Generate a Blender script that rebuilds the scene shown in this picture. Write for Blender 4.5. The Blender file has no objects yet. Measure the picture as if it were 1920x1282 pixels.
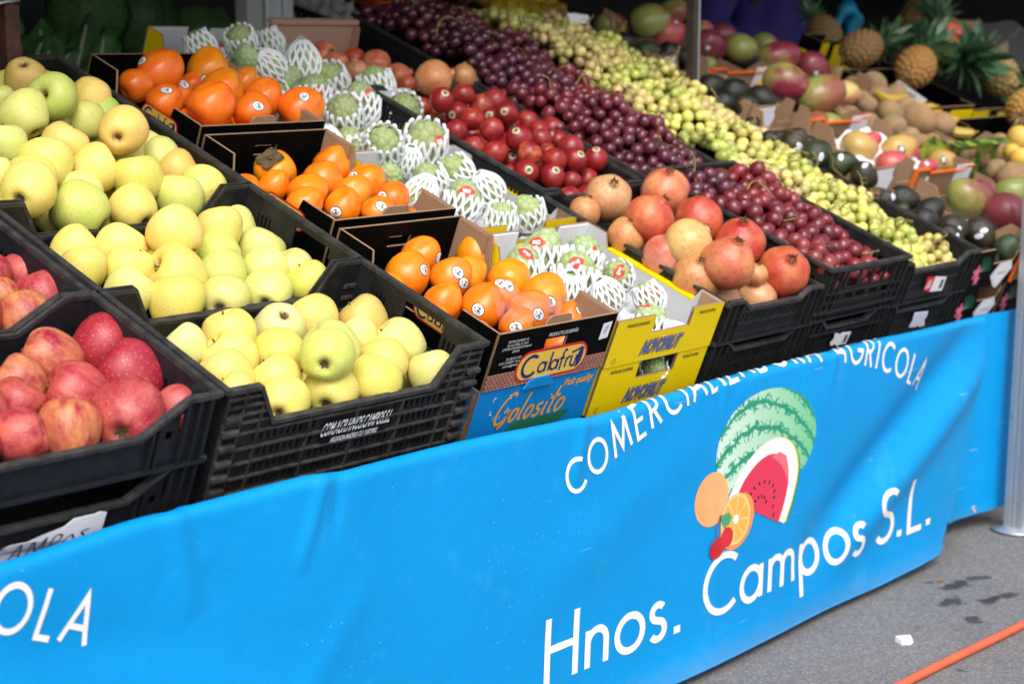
import bpy, math, random, json
import numpy as np
from mathutils import Matrix, Vector, noise
from mathutils.bvhtree import BVHTree

RN = random.Random(11)
sc = bpy.context.scene
col = sc.collection
rad = math.radians

# ------------------------------------------------------------------ camera, sky, sun, exposure
cam_d = bpy.data.cameras.new('camera')
cam = bpy.data.objects.new('camera', cam_d)
col.objects.link(cam)
CR = Matrix(((0.6560855, 0.12653727, -0.74400278), (-0.75468657, 0.11000496, -0.64679757), (0, 0.98584341, 0.16766863)))
cam.matrix_world = Matrix.Translation((0, -1.817, 1.19)) @ CR.to_4x4()
cam_d.sensor_width = 36
cam_d.lens = 3275 / 1920 * 36
cam_d.clip_start = 0.05
cam_d.clip_end = 500
cam_d.dof.use_dof = True
cam_d.dof.focus_distance = 2.88
cam_d.dof.aperture_fstop = 4.3
sc.camera = cam

SUN_EL, SUN_AZ = 50, 218          # degrees; azimuth of the sun, clockwise from +Y
world = bpy.data.worlds.new('World')
sc.world = world
world.use_nodes = True
wn = world.node_tree
sky = wn.nodes.new('ShaderNodeTexSky')
sky.sky_type = 'NISHITA'
sky.sun_disc = False
sky.sun_elevation = rad(SUN_EL)
sky.sun_rotation = rad(SUN_AZ)
sky.dust_density = 4
hs = wn.nodes.new('ShaderNodeHueSaturation')
hs.inputs['Saturation'].default_value = 0.5
wn.links.new(sky.outputs[0], hs.inputs['Color'])
wn.links.new(hs.outputs[0], wn.nodes['Background'].inputs['Color'])
wn.nodes['Background'].inputs['Strength'].default_value = 0.15
sun_d = bpy.data.lights.new('sun', 'SUN')
sun_d.energy = 1.3
sun_d.angle = rad(42)
sun_d.color = (1.0, 0.98, 0.95)
sun = bpy.data.objects.new('sun', sun_d)
col.objects.link(sun)
sdir = Vector((math.sin(rad(SUN_AZ)) * math.cos(rad(SUN_EL)), math.cos(rad(SUN_AZ)) * math.cos(rad(SUN_EL)), math.sin(rad(SUN_EL))))
sun.rotation_euler = sdir.to_track_quat('Z', 'Y').to_euler()
sun.location = (0, -4, 6)
sc.view_settings.view_transform = 'Standard'
sc.view_settings.look = 'None'
sc.view_settings.exposure = 0.64
sc.view_settings.gamma = 1
sc.view_settings.use_curve_mapping = False

# ------------------------------------------------------------------ helpers: objects
def put(o, parent=None, mw=None):
    col.objects.link(o)
    if parent is not None:
        o.parent = parent
    if mw is not None:
        if parent is None:
            o.matrix_world = mw
        else:
            o.matrix_local = mw
    return o

def tag(o, label=None, cat=None, group=None, kind=None):
    if label: o['label'] = label
    if cat: o['category'] = cat
    if group: o['group'] = group
    if kind: o['kind'] = kind
    return o

def thing(name, label, cat, mw, group=None):
    o = bpy.data.objects.new(name, None)
    o.empty_display_size = .05
    put(o, None, mw)
    return tag(o, label, cat, group)

def mesh(name, v, f, mats, smooth=False, mi=None):
    me = bpy.data.meshes.new(name)
    me.from_pydata([tuple(map(float, p)) for p in v], [], [tuple(int(i) for i in q) for q in f])
    for m in (mats if isinstance(mats, (list, tuple)) else [mats]):
        me.materials.append(m)
    if mi is not None:
        me.polygons.foreach_set('material_index', np.array(mi, dtype=np.int32))
    if smooth:
        me.polygons.foreach_set('use_smooth', np.ones(len(me.polygons), dtype=bool))
    me.update()
    return me

def part(name, vf, mats, parent=None, mw=None, smooth=False, mi=None):
    return put(bpy.data.objects.new(name, mesh(name, vf[0], vf[1], mats, smooth, mi)), parent, mw)

def join(*vfs):
    V = []; F = []
    for v, f in vfs:
        k = len(V)
        V += [tuple(p) for p in v]
        F += [tuple(i + k for i in q) for q in f]
    return V, F

def box(x0, x1, y0, y1, z0, z1):
    v = [(x, y, z) for z in (z0, z1) for y in (y0, y1) for x in (x0, x1)]
    return v, [(0, 2, 3, 1), (4, 5, 7, 6), (0, 1, 5, 4), (2, 6, 7, 3), (0, 4, 6, 2), (1, 3, 7, 5)]

def bevbox(x0, x1, y0, y1, z0, z1, b=.003):
    # box with chamfered edges
    import bmesh
    bm = bmesh.new()
    v, f = box(x0, x1, y0, y1, z0, z1)
    vs = [bm.verts.new(p) for p in v]
    for q in f: bm.faces.new([vs[i] for i in q])
    bmesh.ops.bevel(bm, geom=bm.edges[:], offset=b, segments=2, affect='EDGES', profile=.6)
    bm.verts.index_update()
    r = [tuple(p.co) for p in bm.verts], [tuple(p.index for p in q.verts) for q in bm.faces]
    bm.free()
    return r

def tube(pts, r, n=8, cap=True, closed=False):
    pts = [Vector(p) for p in pts]
    m = len(pts)
    rs = r if isinstance(r, (list, tuple)) else [r] * m
    V = []; F = []
    up = None
    for i, p in enumerate(pts):
        a = pts[(i - 1) % m] if (closed or i > 0) else p
        b = pts[(i + 1) % m] if (closed or i < m - 1) else p
        t = (b - a)
        t = t.normalized() if t.length > 1e-9 else Vector((0, 0, 1))
        if up is None:
            up = t.orthogonal().normalized()
        up = (up - t * up.dot(t))
        up = up.normalized() if up.length > 1e-6 else t.orthogonal().normalized()
        w = t.cross(up)
        for k in range(n):
            an = 2 * math.pi * k / n
            V.append(p + (up * math.cos(an) + w * math.sin(an)) * rs[i])
    for i in range(m if closed else m - 1):
        j = (i + 1) % m
        for k in range(n):
            F.append((i * n + k, i * n + (k + 1) % n, j * n + (k + 1) % n, j * n + k))
    if cap and not closed:
        F.append(tuple(range(n))[::-1])
        F.append(tuple((m - 1) * n + k for k in range(n)))
    return [tuple(v) for v in V], F

def strip(pts, w, h, up=(0, 0, 1)):
    # rectangular bar swept along a polyline, mitred
    pts = [Vector(p) for p in pts]; up = Vector(up)
    V = []; F = []
    for i, p in enumerate(pts):
        d = []
        if i > 0: d.append((p - pts[i - 1]).normalized())
        if i < len(pts) - 1: d.append((pts[i + 1] - p).normalized())
        t = sum(d, Vector()).normalized()
        s = t.cross(up)
        s = s.normalized() if s.length > 1e-5 else Vector((1, 0, 0))
        u = s.cross(t).normalized()
        k = 1.0
        if len(d) == 2: k = min(1.6, 1 / max(.4, math.cos(d[0].angle(d[1]) / 2)))
        for a, b in ((-1, -1), (1, -1), (1, 1), (-1, 1)):
            V.append(p + s * a * w / 2 * (k if abs(d[0].dot(up)) < .3 else 1) + u * b * h / 2)
    for i in range(len(pts) - 1):
        for k in range(4):
            F.append((i * 4 + k, i * 4 + (k + 1) % 4, i * 4 + 4 + (k + 1) % 4, i * 4 + 4 + k))
    F.append((3, 2, 1, 0)); n = len(pts) - 1
    F.append((n * 4, n * 4 + 1, n * 4 + 2, n * 4 + 3))
    return V, F

def cr_spline(pts, n):
    # Catmull-Rom through pts
    P = np.array(pts, float)
    P = np.vstack([2 * P[0] - P[1], P, 2 * P[-1] - P[-2]])
    out = []
    for i in range(1, len(P) - 2):
        for k in range(n):
            t = k / n
            out.append(.5 * ((2 * P[i]) + (-P[i - 1] + P[i + 1]) * t + (2 * P[i - 1] - 5 * P[i] + 4 * P[i + 1] - P[i + 2]) * t * t + (-P[i - 1] + 3 * P[i] - 3 * P[i + 1] + P[i + 2]) * t ** 3))
    out.append(P[-2])
    return np.array(out)

def lathe(profile, n=24, fn=None):
    # profile [(rho,z)] from bottom to top; the ends are closed on the axis
    V = []; F = []
    m = len(profile)
    for (r, z) in profile[1:-1]:
        for k in range(n):
            a = 2 * math.pi * k / n
            V.append((r * math.cos(a), r * math.sin(a), z))
    b = len(V); V.append((0, 0, profile[0][1])); t = len(V); V.append((0, 0, profile[-1][1]))
    for i in range(m - 3):
        for k in range(n):
            F.append((i * n + k, i * n + (k + 1) % n, (i + 1) * n + (k + 1) % n, (i + 1) * n + k))
    for k in range(n):
        F.append((b, (k + 1) % n, k))
        F.append((t, (m - 3) * n + k, (m - 3) * n + (k + 1) % n))
    if fn: V = [fn(Vector(v)) for v in V]
    return [tuple(v) for v in V], F

def ico(sub):
    import bmesh
    bm = bmesh.new()
    bmesh.ops.create_icosphere(bm, subdivisions=sub, radius=1)
    v = np.array([p.co[:] for p in bm.verts]); f = [tuple(q.index for q in p.verts) for p in bm.faces]
    bm.free()
    return v, f

def text_vf(s, size=1.0, xs=1.0, shear=0.0, bold=0.0, align='CENTER'):
    # letters as flat faces in the x,y plane
    c = bpy.data.curves.new('lettering', 'FONT')
    c.body = s; c.size = size; c.align_x = align; c.align_y = 'CENTER'
    c.resolution_u = 4; c.offset = bold
    o = bpy.data.objects.new('lettering', c)
    col.objects.link(o)
    bpy.context.view_layer.update()
    me = bpy.data.meshes.new_from_object(o.evaluated_get(bpy.context.evaluated_depsgraph_get()))
    v = [(p.co.x * xs + p.co.y * shear, p.co.y, 0) for p in me.vertices]
    f = [tuple(p.vertices) for p in me.polygons]
    bpy.data.objects.remove(o); bpy.data.curves.remove(c); bpy.data.meshes.remove(me)
    return v, f

def xf(vf, fn):
    return [fn(p) for p in vf[0]], vf[1]

def ell(rx, ry, n=32, cx=0, cy=0, a0=0, a1=360):
    full = abs(a1 - a0) >= 360
    k = n if full else n + 1
    v = [(cx, cy, 0)] + [(cx + rx * math.cos(rad(a0 + (a1 - a0) * i / n)), cy + ry * math.sin(rad(a0 + (a1 - a0) * i / n)), 0) for i in range(k)]
    return v, [(0, i + 1, (i + 1) % k + 1) for i in range(k if full else k - 1)]

# ------------------------------------------------------------------ helpers: materials
class NT:
    def __init__(s, name):
        s.m = bpy.data.materials.new(name); s.m.use_nodes = True
        s.t = s.m.node_tree; s.b = s.t.nodes['Principled BSDF']
    def n(s, ty, **kw):
        nd = s.t.nodes.new('ShaderNode' + ty)
        for k, v in kw.items():
            if k in ('i',):
                for kk, vv in v.items(): s.set(nd.inputs[kk], vv)
            else: setattr(nd, k, v)
        return nd
    def set(s, inp, v):
        if isinstance(v, bpy.types.NodeSocket): s.t.links.new(v, inp)
        else:
            if hasattr(inp.default_value, '__len__') and not hasattr(v, '__len__'): v = (v, v, v)
            if hasattr(inp.default_value, '__len__') and len(inp.default_value) == 4 and len(v) == 3: v = tuple(v) + (1,)
            inp.default_value = v
    def obj(s): return s.n('TexCoord').outputs['Object']
    def info(s, o='Color'): return s.n('ObjectInfo').outputs[o]
    def mapv(s, v, scale=(1, 1, 1), loc=(0, 0, 0), rot=(0, 0, 0)):
        return s.n('Mapping', i={'Vector': v, 'Scale': scale, 'Location': loc, 'Rotation': rot}).outputs[0]
    def noise(s, v, scale, detail=3, rough=.55, o='Fac'):
        return s.n('TexNoise', i={'Vector': v, 'Scale': scale, 'Detail': detail, 'Roughness': rough}).outputs[o]
    def vor(s, v, scale, feature='F1', o='Distance', rnd=1.0):
        nd = s.n('TexVoronoi', feature=feature); s.set(nd.inputs['Vector'], v); s.set(nd.inputs['Scale'], scale); s.set(nd.inputs['Randomness'], rnd)
        return nd.outputs[o]
    def ramp(s, v, stops):
        nd = s.n('ValToRGB'); s.set(nd.inputs[0], v)
        e = nd.color_ramp.elements
        while len(e) < len(stops): e.new(.5)
        for q, (p, c) in zip(e, stops):
            q.position = p
            if not hasattr(c, '__len__'): c = (c, c, c)
            q.color = tuple(c) + (1,)
        return nd.outputs[0]
    def mr(s, v, a, b, c=0, d=1):
        return s.n('MapRange', i={0: v, 1: a, 2: b, 3: c, 4: d}).outputs[0]
    def math(s, op, a, b=0):
        return s.n('Math', operation=op, i={0: a, 1: b}).outputs[0]
    def mix(s, f, a, b, mode='MIX'):
        nd = s.n('Mix', data_type='RGBA', blend_type=mode)
        s.set(nd.inputs[0], f); s.set(nd.inputs[6], a); s.set(nd.inputs[7], b)
        return nd.outputs[2]
    def sep(s, v): return s.n('SeparateXYZ', i={0: v}).outputs
    def off(s, v, k=37.):
        # object-random offset so that copies differ
        r = s.math('MULTIPLY', s.info('Random'), k)
        return s.n('VectorMath', operation='ADD', i={0: v, 1: s.n('CombineXYZ', i={0: r, 1: r, 2: r}).outputs[0]}).outputs[0]
    def bump(s, h, st=.3, dist=.01):
        s.set(s.b.inputs['Normal'], s.n('Bump', i={'Height': h, 'Strength': st, 'Distance': dist}).outputs[0])
    def out(s, c=None, r=.5, sp=None, **kw):
        if c is not None: s.set(s.b.inputs['Base Color'], c)
        s.set(s.b.inputs['Roughness'], r)
        if sp is not None: s.set(s.b.inputs['Specular IOR Level'], sp)
        for k, v in kw.items(): s.set(s.b.inputs[k.replace('_', ' ')], v)
        return s.m

def plain(name, c, r=.5, sp=.5, var=.0, scale=40, bump=0., metal=0.):
    t = NT(name); o = t.obj()
    cc = c
    if var:
        cc = t.mix(t.mr(t.noise(o, scale, 4), .3, .7), tuple(x * (1 - var) for x in c), tuple(min(1, x * (1 + var)) for x in c))
    if bump: t.bump(t.noise(o, scale * 3, 4), bump, .002)
    return t.out(cc, r, sp, Metallic=metal)

def fruit_skin(name, blush=None, dots=0., dotc=(.2, .12, .04), russet=0., rough=.38, var=.25, varc=(1, 1, 1), bump=.05, polez=.62, streak=False):
    t = NT(name); o = t.obj(); oo = t.off(o); c = t.info()
    c = t.mix(t.mr(t.noise(oo, 1.1, 2), .38, .66), c, t.mix(1., c, varc, 'MULTIPLY'))
    if blush is not None:
        v = t.mapv(oo, (1.7, 1.7, .8)) if streak else oo
        c = t.mix(t.mr(t.noise(v, 1.4 if not streak else 1.3, 4, .62), .36 if streak else .36, .68 if streak else .60), c, blush)
    if dots:
        d = t.vor(oo, 9., o='Distance')
        c = t.mix(t.math('MULTIPLY', t.mr(d, .08, .26, 1, 0), dots), c, dotc)
        c = t.mix(t.math('MULTIPLY', t.mr(t.noise(oo, 2.6, 5, .7), .62, .74), dots * .55), c, dotc)
    if russet:
        x = t.sep(o)
        rho = t.math('SQRT', t.math('ADD', t.math('MULTIPLY', x[0], x[0]), t.math('MULTIPLY', x[1], x[1])))
        w = t.math('ADD', rho, t.math('MULTIPLY', t.noise(oo, 5, 4), .35))
        c = t.mix(t.math('MULTIPLY', t.mr(w, .28, .46, 1, 0), russet), c, (.17, .10, .035))
    if bump: t.bump(t.noise(oo, 7, 4), bump, .05)
    return t.out(c, rough, .45)

M = {}
M['apple'] = fruit_skin('golden_apple_skin', dots=.60, dotc=(.26, .17, .04), russet=.9, rough=.46, varc=(.88, 1.0, .78))
M['redapple'] = fruit_skin('red_apple_skin', blush=(.30, .010, .030), dots=.5, dotc=(.62, .36, .24), russet=.7, rough=.40, varc=(1, .85, .7), streak=True)
M['persimmon'] = fruit_skin('persimmon_skin', rough=.27, varc=(1.0, .72, .5), dots=.0, bump=.04)
M['pomegranate'] = fruit_skin('pomegranate_skin', blush=(.50, .055, .035), rough=.40, varc=(.9, .72, .6), dots=.0, bump=.10)
M['tamarillo'] = fruit_skin('tamarillo_skin', blush=(.22, .012, .016), rough=.30, varc=(.8, .6, .55))
M['avocado'] = fruit_skin('avocado_skin', rough=.33, varc=(.6, .6, .6), bump=.22)
M['mango'] = fruit_skin('mango_skin', blush=None, rough=.38, varc=(.9, 1.05, .8))
M['kiwi'] = fruit_skin('kiwi_skin', rough=.85, varc=(.8, .78, .72), bump=.25)
M['melon'] = fruit_skin('honeydew_skin', rough=.45, varc=(.95, .9, .6))

def pom_mat():
    t = NT('pomegranate_rind'); o = t.obj(); oo = t.off(o)
    c = t.info()
    c = t.mix(t.math('MULTIPLY', t.mr(t.noise(oo, .95, 3, .55), .34, .66), t.info('Alpha')), c, (.44, .030, .030))
    c = t.mix(t.mr(t.noise(oo, 5., 4, .7), .50, .72), c, t.mix(1., c, (.80, .66, .50), 'MULTIPLY'))
    sp = t.math('MULTIPLY', t.mr(t.vor(oo, 7.), .05, .16, 1, 0), t.mr(t.noise(oo, 2., 2), .44, .54))
    c = t.mix(sp, c, (.05, .03, .016))
    c = t.mix(t.math('MULTIPLY', t.mr(t.noise(oo, 3.2, 5, .7), .55, .72), .45), c, t.mix(1., c, (.45, .30, .20), 'MULTIPLY'))
    s2 = t.mr(t.noise(oo, 9, 5, .7), .66, .74)
    c = t.mix(t.math('MULTIPLY', s2, .65), c, (.10, .05, .022))
    t.bump(t.noise(oo, 6, 5, .6), .12, .05)
    return t.out(c, .31, .5)
M['pomegranate'] = pom_mat()

def mango_mat():
    t = NT('mango_skin2'); o = t.obj(); oo = t.off(o)
    x = t.sep(o)
    w = t.math('ADD', t.math('ADD', t.math('MULTIPLY', x[0], .35), t.math('MULTIPLY', x[2], .22)), t.noise(oo, 1.2, 3))
    c = t.mix(t.mr(w, .42, .78), t.info(), t.n('Attribute', attribute_type='OBJECT', attribute_name='blush').outputs['Color'])
    c = t.mix(t.math('MULTIPLY', t.mr(t.vor(oo, 12.), .03, .09, 1, 0), .35), c, (.5, .45, .2))
    t.bump(t.noise(oo, 7, 3), .05, .05)
    return t.out(c, .30, .5)
M['mango'] = mango_mat()

def scale_mat(name, groove, rough=.55):
    t = NT(name); oo = t.off(t.obj()); c = t.info()
    g = t.n('Attribute', attribute_name='groove').outputs['Fac']
    c = t.mix(t.mr(t.noise(oo, 2., 4), .35, .7), c, t.mix(1., c, (1.15, 1.1, .85), 'MULTIPLY'))
    c = t.mix(t.math('MULTIPLY', g, .50), c, groove)
    c = t.mix(t.math('MULTIPLY', t.mr(t.noise(oo, 4, 5, .7), .60, .72), .55), c, (.10, .07, .035))
    t.bump(t.noise(oo, 14, 4), .15, .03)
    return t.out(c, rough, .35)
M['cherimoya'] = scale_mat('cherimoya_skin', (.10, .13, .055))
M['pineapple'] = scale_mat('pineapple_rind', (.09, .05, .02), .6)

def grape_mat(name, bloom, ba, sss, rc):
    t = NT(name); oo = t.off(t.obj()); c = t.info()
    c = t.mix(t.math('MULTIPLY', t.mr(t.noise(oo, .9, 3), .40, .70), ba), c, bloom)
    c = t.mix(t.math('MULTIPLY', t.mr(t.noise(oo, 5, 3), .66, .74), .3), c, t.mix(1., c, (.55, .42, .3), 'MULTIPLY'))
    m = t.out(c, t.mr(t.noise(oo, 2, 2), .3, .7, .16, .34), .55)
    if sss:
        t.b.inputs['Subsurface Weight'].default_value = sss
        t.b.inputs['Subsurface Radius'].default_value = rc
        t.b.inputs['Subsurface Scale'].default_value = .007
    return m
M['redgrape'] = grape_mat('red_grape_skin', (.26, .09, .12), .30, .0, (1, .2, .2))
M['greengrape'] = grape_mat('green_grape_skin', (.64, .60, .26), .18, .35, (1, .9, .3))
M['stem'] = plain('grape_stem', (.22, .18, .06), .6, .3, .3, 60)
M['brownstem'] = plain('brown_stem', (.13, .075, .03), .7, .2, .3, 4)
M['calyx'] = plain('dry_calyx', (.10, .07, .035), .8, .2, .4, 3, .3)
M['crown'] = plain('pomegranate_crown', (.13, .065, .03), .7, .2, .5, 3, .3)

def plastic(name, c, dust=.0, r=.42):
    t = NT(name); o = t.obj()
    cc = c
    g = t.n('NewGeometry').outputs['Normal']
    if dust:
        w = t.math('MULTIPLY', t.mr(t.noise(o, 45, 5, .7), .38, .72), dust)
        cc = t.mix(w, c, (.14, .125, .11))
    t.bump(t.noise(o, 260, 2), .06, .001)
    return t.out(cc, t.mr(t.noise(o, 30, 3), .3, .7, r - .06, r + .14), .22)
M['plastic'] = plastic('black_plastic', (.010, .0105, .012), .12)
M['worn'] = plastic('worn_black_plastic', (.022, .023, .025), .40, .42)
M['bluishplastic'] = plastic('black_blue_plastic', (.010, .012, .017), .08, .40)
M['dusty'] = plastic('dusty_plastic', (.018, .017, .017), .55, .6)
M['greenplastic'] = plastic('dark_green_plastic', (.012, .035, .022), .1)

def card(name, c, r=.75, sp=.2, corr=False):
    t = NT(name); o = t.obj()
    cc = t.mix(t.mr(t.noise(t.mapv(o, (1, 8, 8)), 90, 4, .7), .3, .7), tuple(x * .82 for x in c), tuple(min(1, x * 1.12) for x in c))
    t.bump(t.noise(o, 220, 3), .12, .001)
    if corr:
        w = t.n('TexWave', i={'Vector': o, 'Scale': 55, 'Distortion': 1.5}).outputs['Fac']
        cc = t.mix(t.mr(w, .25, .75), tuple(x * .55 for x in c), c)
    return t.out(cc, r, sp)
M['kraft'] = card('kraft_board', (.33, .20, .115))
M['edge'] = card('corrugated_edge', (.36, .225, .13), corr=True)
M['blackprint'] = card('black_printed_board', (.003, .003, .003), .5, .03)
M['yellowprint'] = card('yellow_printed_board', (.86, .62, .002), .48, .15)
M['blueprint'] = card('blue_printed_board', (.004, .22, .58), .48, .2)
M['greyboard'] = card('grey_board', (.52, .52, .53), .7)
M['whiteboard'] = card('white_board', (.74, .75, .78), .6)
M['pinkwood'] = card('thin_wooden_board', (.42, .26, .19), .7)
def leafprint():
    t = NT('leaf_printed_board'); o = t.obj()
    c = t.ramp(t.noise(o, 26, 3, .5), [(.30, (.01, .035, .012)), (.44, (.03, .12, .02)), (.52, (.22, .30, .03)), (.62, (.42, .45, .06)), (.7, (.08, .22, .03))])
    return t.out(c, .5, .4)
M['greenprint'] = leafprint()
M['orangeprint'] = card('orange_printed_board', (.75, .14, .01), .5, .4)

def flat(name, c, r=.45, sp=.4): return plain(name, c, r, sp)
M['white'] = flat('white_ink', (.80, .80, .80)); M['offwhite'] = flat('aged_white_ink', (.55, .55, .53))
M['black'] = flat('black_ink', (.01, .01, .012)); M['navy'] = flat('navy_ink', (.012, .02, .13)); M['red'] = flat('red_ink', (.55, .012, .015))
M['cream'] = flat('logo_yellow', (.78, .50, .07)); M['lilac'] = flat('lilac_ink', (.42, .46, .70)); M['orange'] = flat('orange_ink', (.80, .36, .03))
M['green'] = flat('green_ink', (.02, .16, .06)); M['cyan'] = flat('sea_ink', (.25, .55, .75)); M['labelred'] = flat('label_red', (.68, .06, .03))
M['mint'] = flat('label_mint', (.45, .62, .52)); M['beige'] = flat('sticker_beige', (.62, .55, .33)); M['pinkink'] = flat('pink_ink', (.70, .12, .30))
M['foam'] = NT('white_foam').out((.80, .82, .82), .6, .3, Subsurface_Weight=.25, Subsurface_Scale=.004)
M['paper'] = plain('white_paper', (.74, .74, .78), .6, .3, .06, 20, .1)
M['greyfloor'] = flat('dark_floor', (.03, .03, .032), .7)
M['purple'] = plain('purple_cloth', (.055, .040, .20), .85, .1, .25, 8, .2)
M['glove'] = plain('blue_rubber_glove', (.005, .26, .46), .4, .5)
M['skin'] = plain('skin', (.48, .27, .18), .5, .4); M['hair'] = plain('dark_hair', (.02, .013, .01), .5)
M['trousers'] = plain('dark_trousers', (.02, .02, .025), .8)

def rust():
    t = NT('rusty_steel'); o = t.obj()
    c = t.mix(t.mr(t.noise(o, 30, 6, .7), .35, .7), (.055, .022, .016), (.15, .065, .04))
    c = t.mix(t.mr(t.noise(o, 120, 4), .62, .72), c, (.02, .012, .01))
    t.bump(t.noise(o, 150, 5), .4, .002)
    return t.out(c, .7, .4, Metallic=.2)
M['rust'] = rust()
M['darkpost'] = plain('shaded_brown_steel', (.045, .032, .028), .6, .3, .35, 40, .3)  # darker than the rust: the shade on the middle post is in this colour
def alu():
    t = NT('brushed_aluminium'); o = t.obj()
    n = t.noise(t.mapv(o, (200, 200, 2)), 4, 4)
    c = t.mix(n, (.42, .45, .48), (.62, .65, .68))
    c = t.mix(t.mr(t.noise(o, 40, 5, .7), .60, .75), c, (.25, .25, .25))
    return t.out(c, t.mr(n, 0, 1, .32, .5), .5, Metallic=.75)
M['alu'] = alu()
def asphalt():
    t = NT('asphalt'); o = t.obj()
    a = t.noise(o, 3.5, 5, .6); g = t.vor(o, 240, o='Color'); f = t.noise(o, 420, 3, .7)
    c = t.mix(t.mr(a, .3, .7), (.150, .145, .146), (.205, .198, .198))
    c = t.mix(.42, c, t.ramp(t.sep(g)[0], [(0, (.08, .078, .078)), (.55, (.18, .175, .175)), (.9, (.31, .30, .298)), (1, (.44, .43, .42))]))
    # oily stains, each where it lies on the ground
    w = t.n('VectorMath', operation='ADD', i={0: o, 1: t.n('VectorMath', operation='SCALE', i={0: t.noise(o, 14, 4, .6, 'Color'), 3: .11}).outputs[0]}).outputs[0]
    for (x, y, rx, ry, k) in STAINS:
        d = t.n('VectorMath', operation='LENGTH', i={0: t.mapv(w, (1 / rx, 1 / ry, 1), (-(x + .055) / rx, -(y + .055) / ry, 0))}).outputs['Value']
        c = t.mix(t.math('MULTIPLY', t.mr(d, .65, 1.05, 1, 0), k), c, (.030, .029, .030))
    t.bump(t.math('ADD', t.math('MULTIPLY', t.sep(g)[1], .5), f), .55, .004)
    return t.out(c, t.mr(f, .3, .7, .7, .92), .35)

def vinyl():
    t = NT('blue_vinyl'); o = t.obj()
    c = t.mix(t.mr(t.noise(o, 2.2, 3), .3, .7), (.0012, .250, .60), (.0015, .280, .66))
    # scuffs, dust specks and thin pale scratches of the worn print
    sp = t.math('MULTIPLY', t.mr(t.vor(o, 60), .03, .12, 1, 0), t.mr(t.noise(o, 4, 3), .50, .60))
    c = t.mix(t.math('MULTIPLY', sp, .45), c, (.30, .56, .82))
    c = t.mix(t.math('MULTIPLY', t.mr(t.noise(o, 7, 5, .7), .58, .76), .22), c, (.10, .45, .78))
    z = t.sep(o)[2]
    c = t.mix(t.math('MULTIPLY', t.mr(t.math('ADD', z, t.math('MULTIPLY', t.noise(o, 30, 4), .05)), .03, .09, 1, 0), .35), c, (.16, .17, .18))
    for rot in (.5, 2.2):
        s = t.noise(t.mapv(o, (1.6, 1, 34), rot=(0, rot, 0)), 3.2, 2, .4)
        s = t.math('MULTIPLY', t.mr(s, .735, .76), t.mr(t.noise(o, 3, 2), .5, .6))
        c = t.mix(t.math('MULTIPLY', s, .5), c, (.40, .62, .85))
    t.bump(t.math('ADD', t.noise(o, 9, 4), t.math('MULTIPLY', t.noise(o, 600, 2), .06)), .22, .016)
    return t.out(c, t.mr(t.noise(o, 16, 4), .3, .7, .36, .50), .2)
# ------------------------------------------------------------------ ground and shop shell
STAINS = [(3.49, -.10, .055, .030, .9), (3.57, -.11, .035, .022, .8), (3.44, -.21, .05, .028, .95), (3.37, -.15, .05, .020, .85),
          (3.29, -.235, .032, .020, .85), (3.49, -.215, .035, .022, .85), (3.46, -.04, .016, .010, .7), (3.0, -.36, .012, .010, .7), (3.17, -.17, .010, .008, .5)]
M['asphalt'] = asphalt()
M['vinyl'] = vinyl()
I4 = Matrix.Identity(4)
g = part('ground', ([(-40, -40, 0), (60, -40, 0), (60, 1.35, 0), (-40, 1.35, 0)], [(0, 1, 2, 3)]), M['asphalt'])
tag(g, kind='structure')
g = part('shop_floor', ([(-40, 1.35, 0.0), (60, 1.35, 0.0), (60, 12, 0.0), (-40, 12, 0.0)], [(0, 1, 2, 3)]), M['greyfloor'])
tag(g, kind='structure')
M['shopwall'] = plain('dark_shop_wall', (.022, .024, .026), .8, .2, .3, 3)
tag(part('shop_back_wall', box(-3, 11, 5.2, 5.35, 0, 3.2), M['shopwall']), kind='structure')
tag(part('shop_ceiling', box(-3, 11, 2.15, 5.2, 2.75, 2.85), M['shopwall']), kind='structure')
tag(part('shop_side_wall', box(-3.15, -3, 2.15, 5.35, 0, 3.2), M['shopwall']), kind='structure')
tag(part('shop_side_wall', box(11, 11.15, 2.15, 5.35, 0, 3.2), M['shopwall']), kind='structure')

# canopy over the back rows (held by the posts)
M['canopy'] = plain('dark_canopy_cloth', (.035, .045, .05), .8, .2, .2, 3)
cn = thing('stall_canopy', 'dark cloth canopy stretched over the back rows of the fruit stall', 'canopy', Matrix.Translation((4, .46, 2.03)))
part('canopy_cloth', xf(box(-7.5, 7.5, 0, 1.86, 0, .012), lambda p: (p[0], p[1], p[2] + .33 * p[1] / 1.86)), M['canopy'], cn)
part('valance', box(-7.5, 7.5, -.012, 0, -.22, .012), M['canopy'], cn)

# ------------------------------------------------------------------ rack frame: x along the stall, s up the slope, n away from the slope
T = rad(21.5)
O = Vector((0.0, 0.0339, 0.661))
RACK = Matrix(((1, 0, 0, 0), (0, math.cos(T), -math.sin(T), O.y), (0, math.sin(T), math.cos(T), O.z), (0, 0, 0, 1)))
def rk(x, s, n): return RACK @ Matrix.Translation((x, s, n))
VIEW = (RACK.to_3x3().inverted() @ Vector((-.744, -.647, .168))).normalized()   # towards the camera, in rack axes

rack = thing('display_rack', 'dark sloping trestle rack that carries the fruit crates', 'display rack', Matrix.Translation((0, 0, 0)))
for k in range(9):
    part('rack_board', xf(box(.2, 5.6, .03 + k * .165, .15 + k * .165, -.262, -.245), lambda p: RACK @ Vector(p)), M['greyfloor'], rack)
for x in (.4, 1.6, 2.8, 4.0, 5.2):
    part('rack_bearer', xf(box(x - .02, x + .02, .0, 1.5, -.3, -.2625), lambda p: RACK @ Vector(p)), M['rust'], rack)
    part('leg', box(x - .018, x + .018, .16, .196, 0, .4), M['rust'], rack)
    part('leg', box(x - .018, x + .018, 1.40, 1.436, 0, .885), M['rust'], rack)

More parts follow.
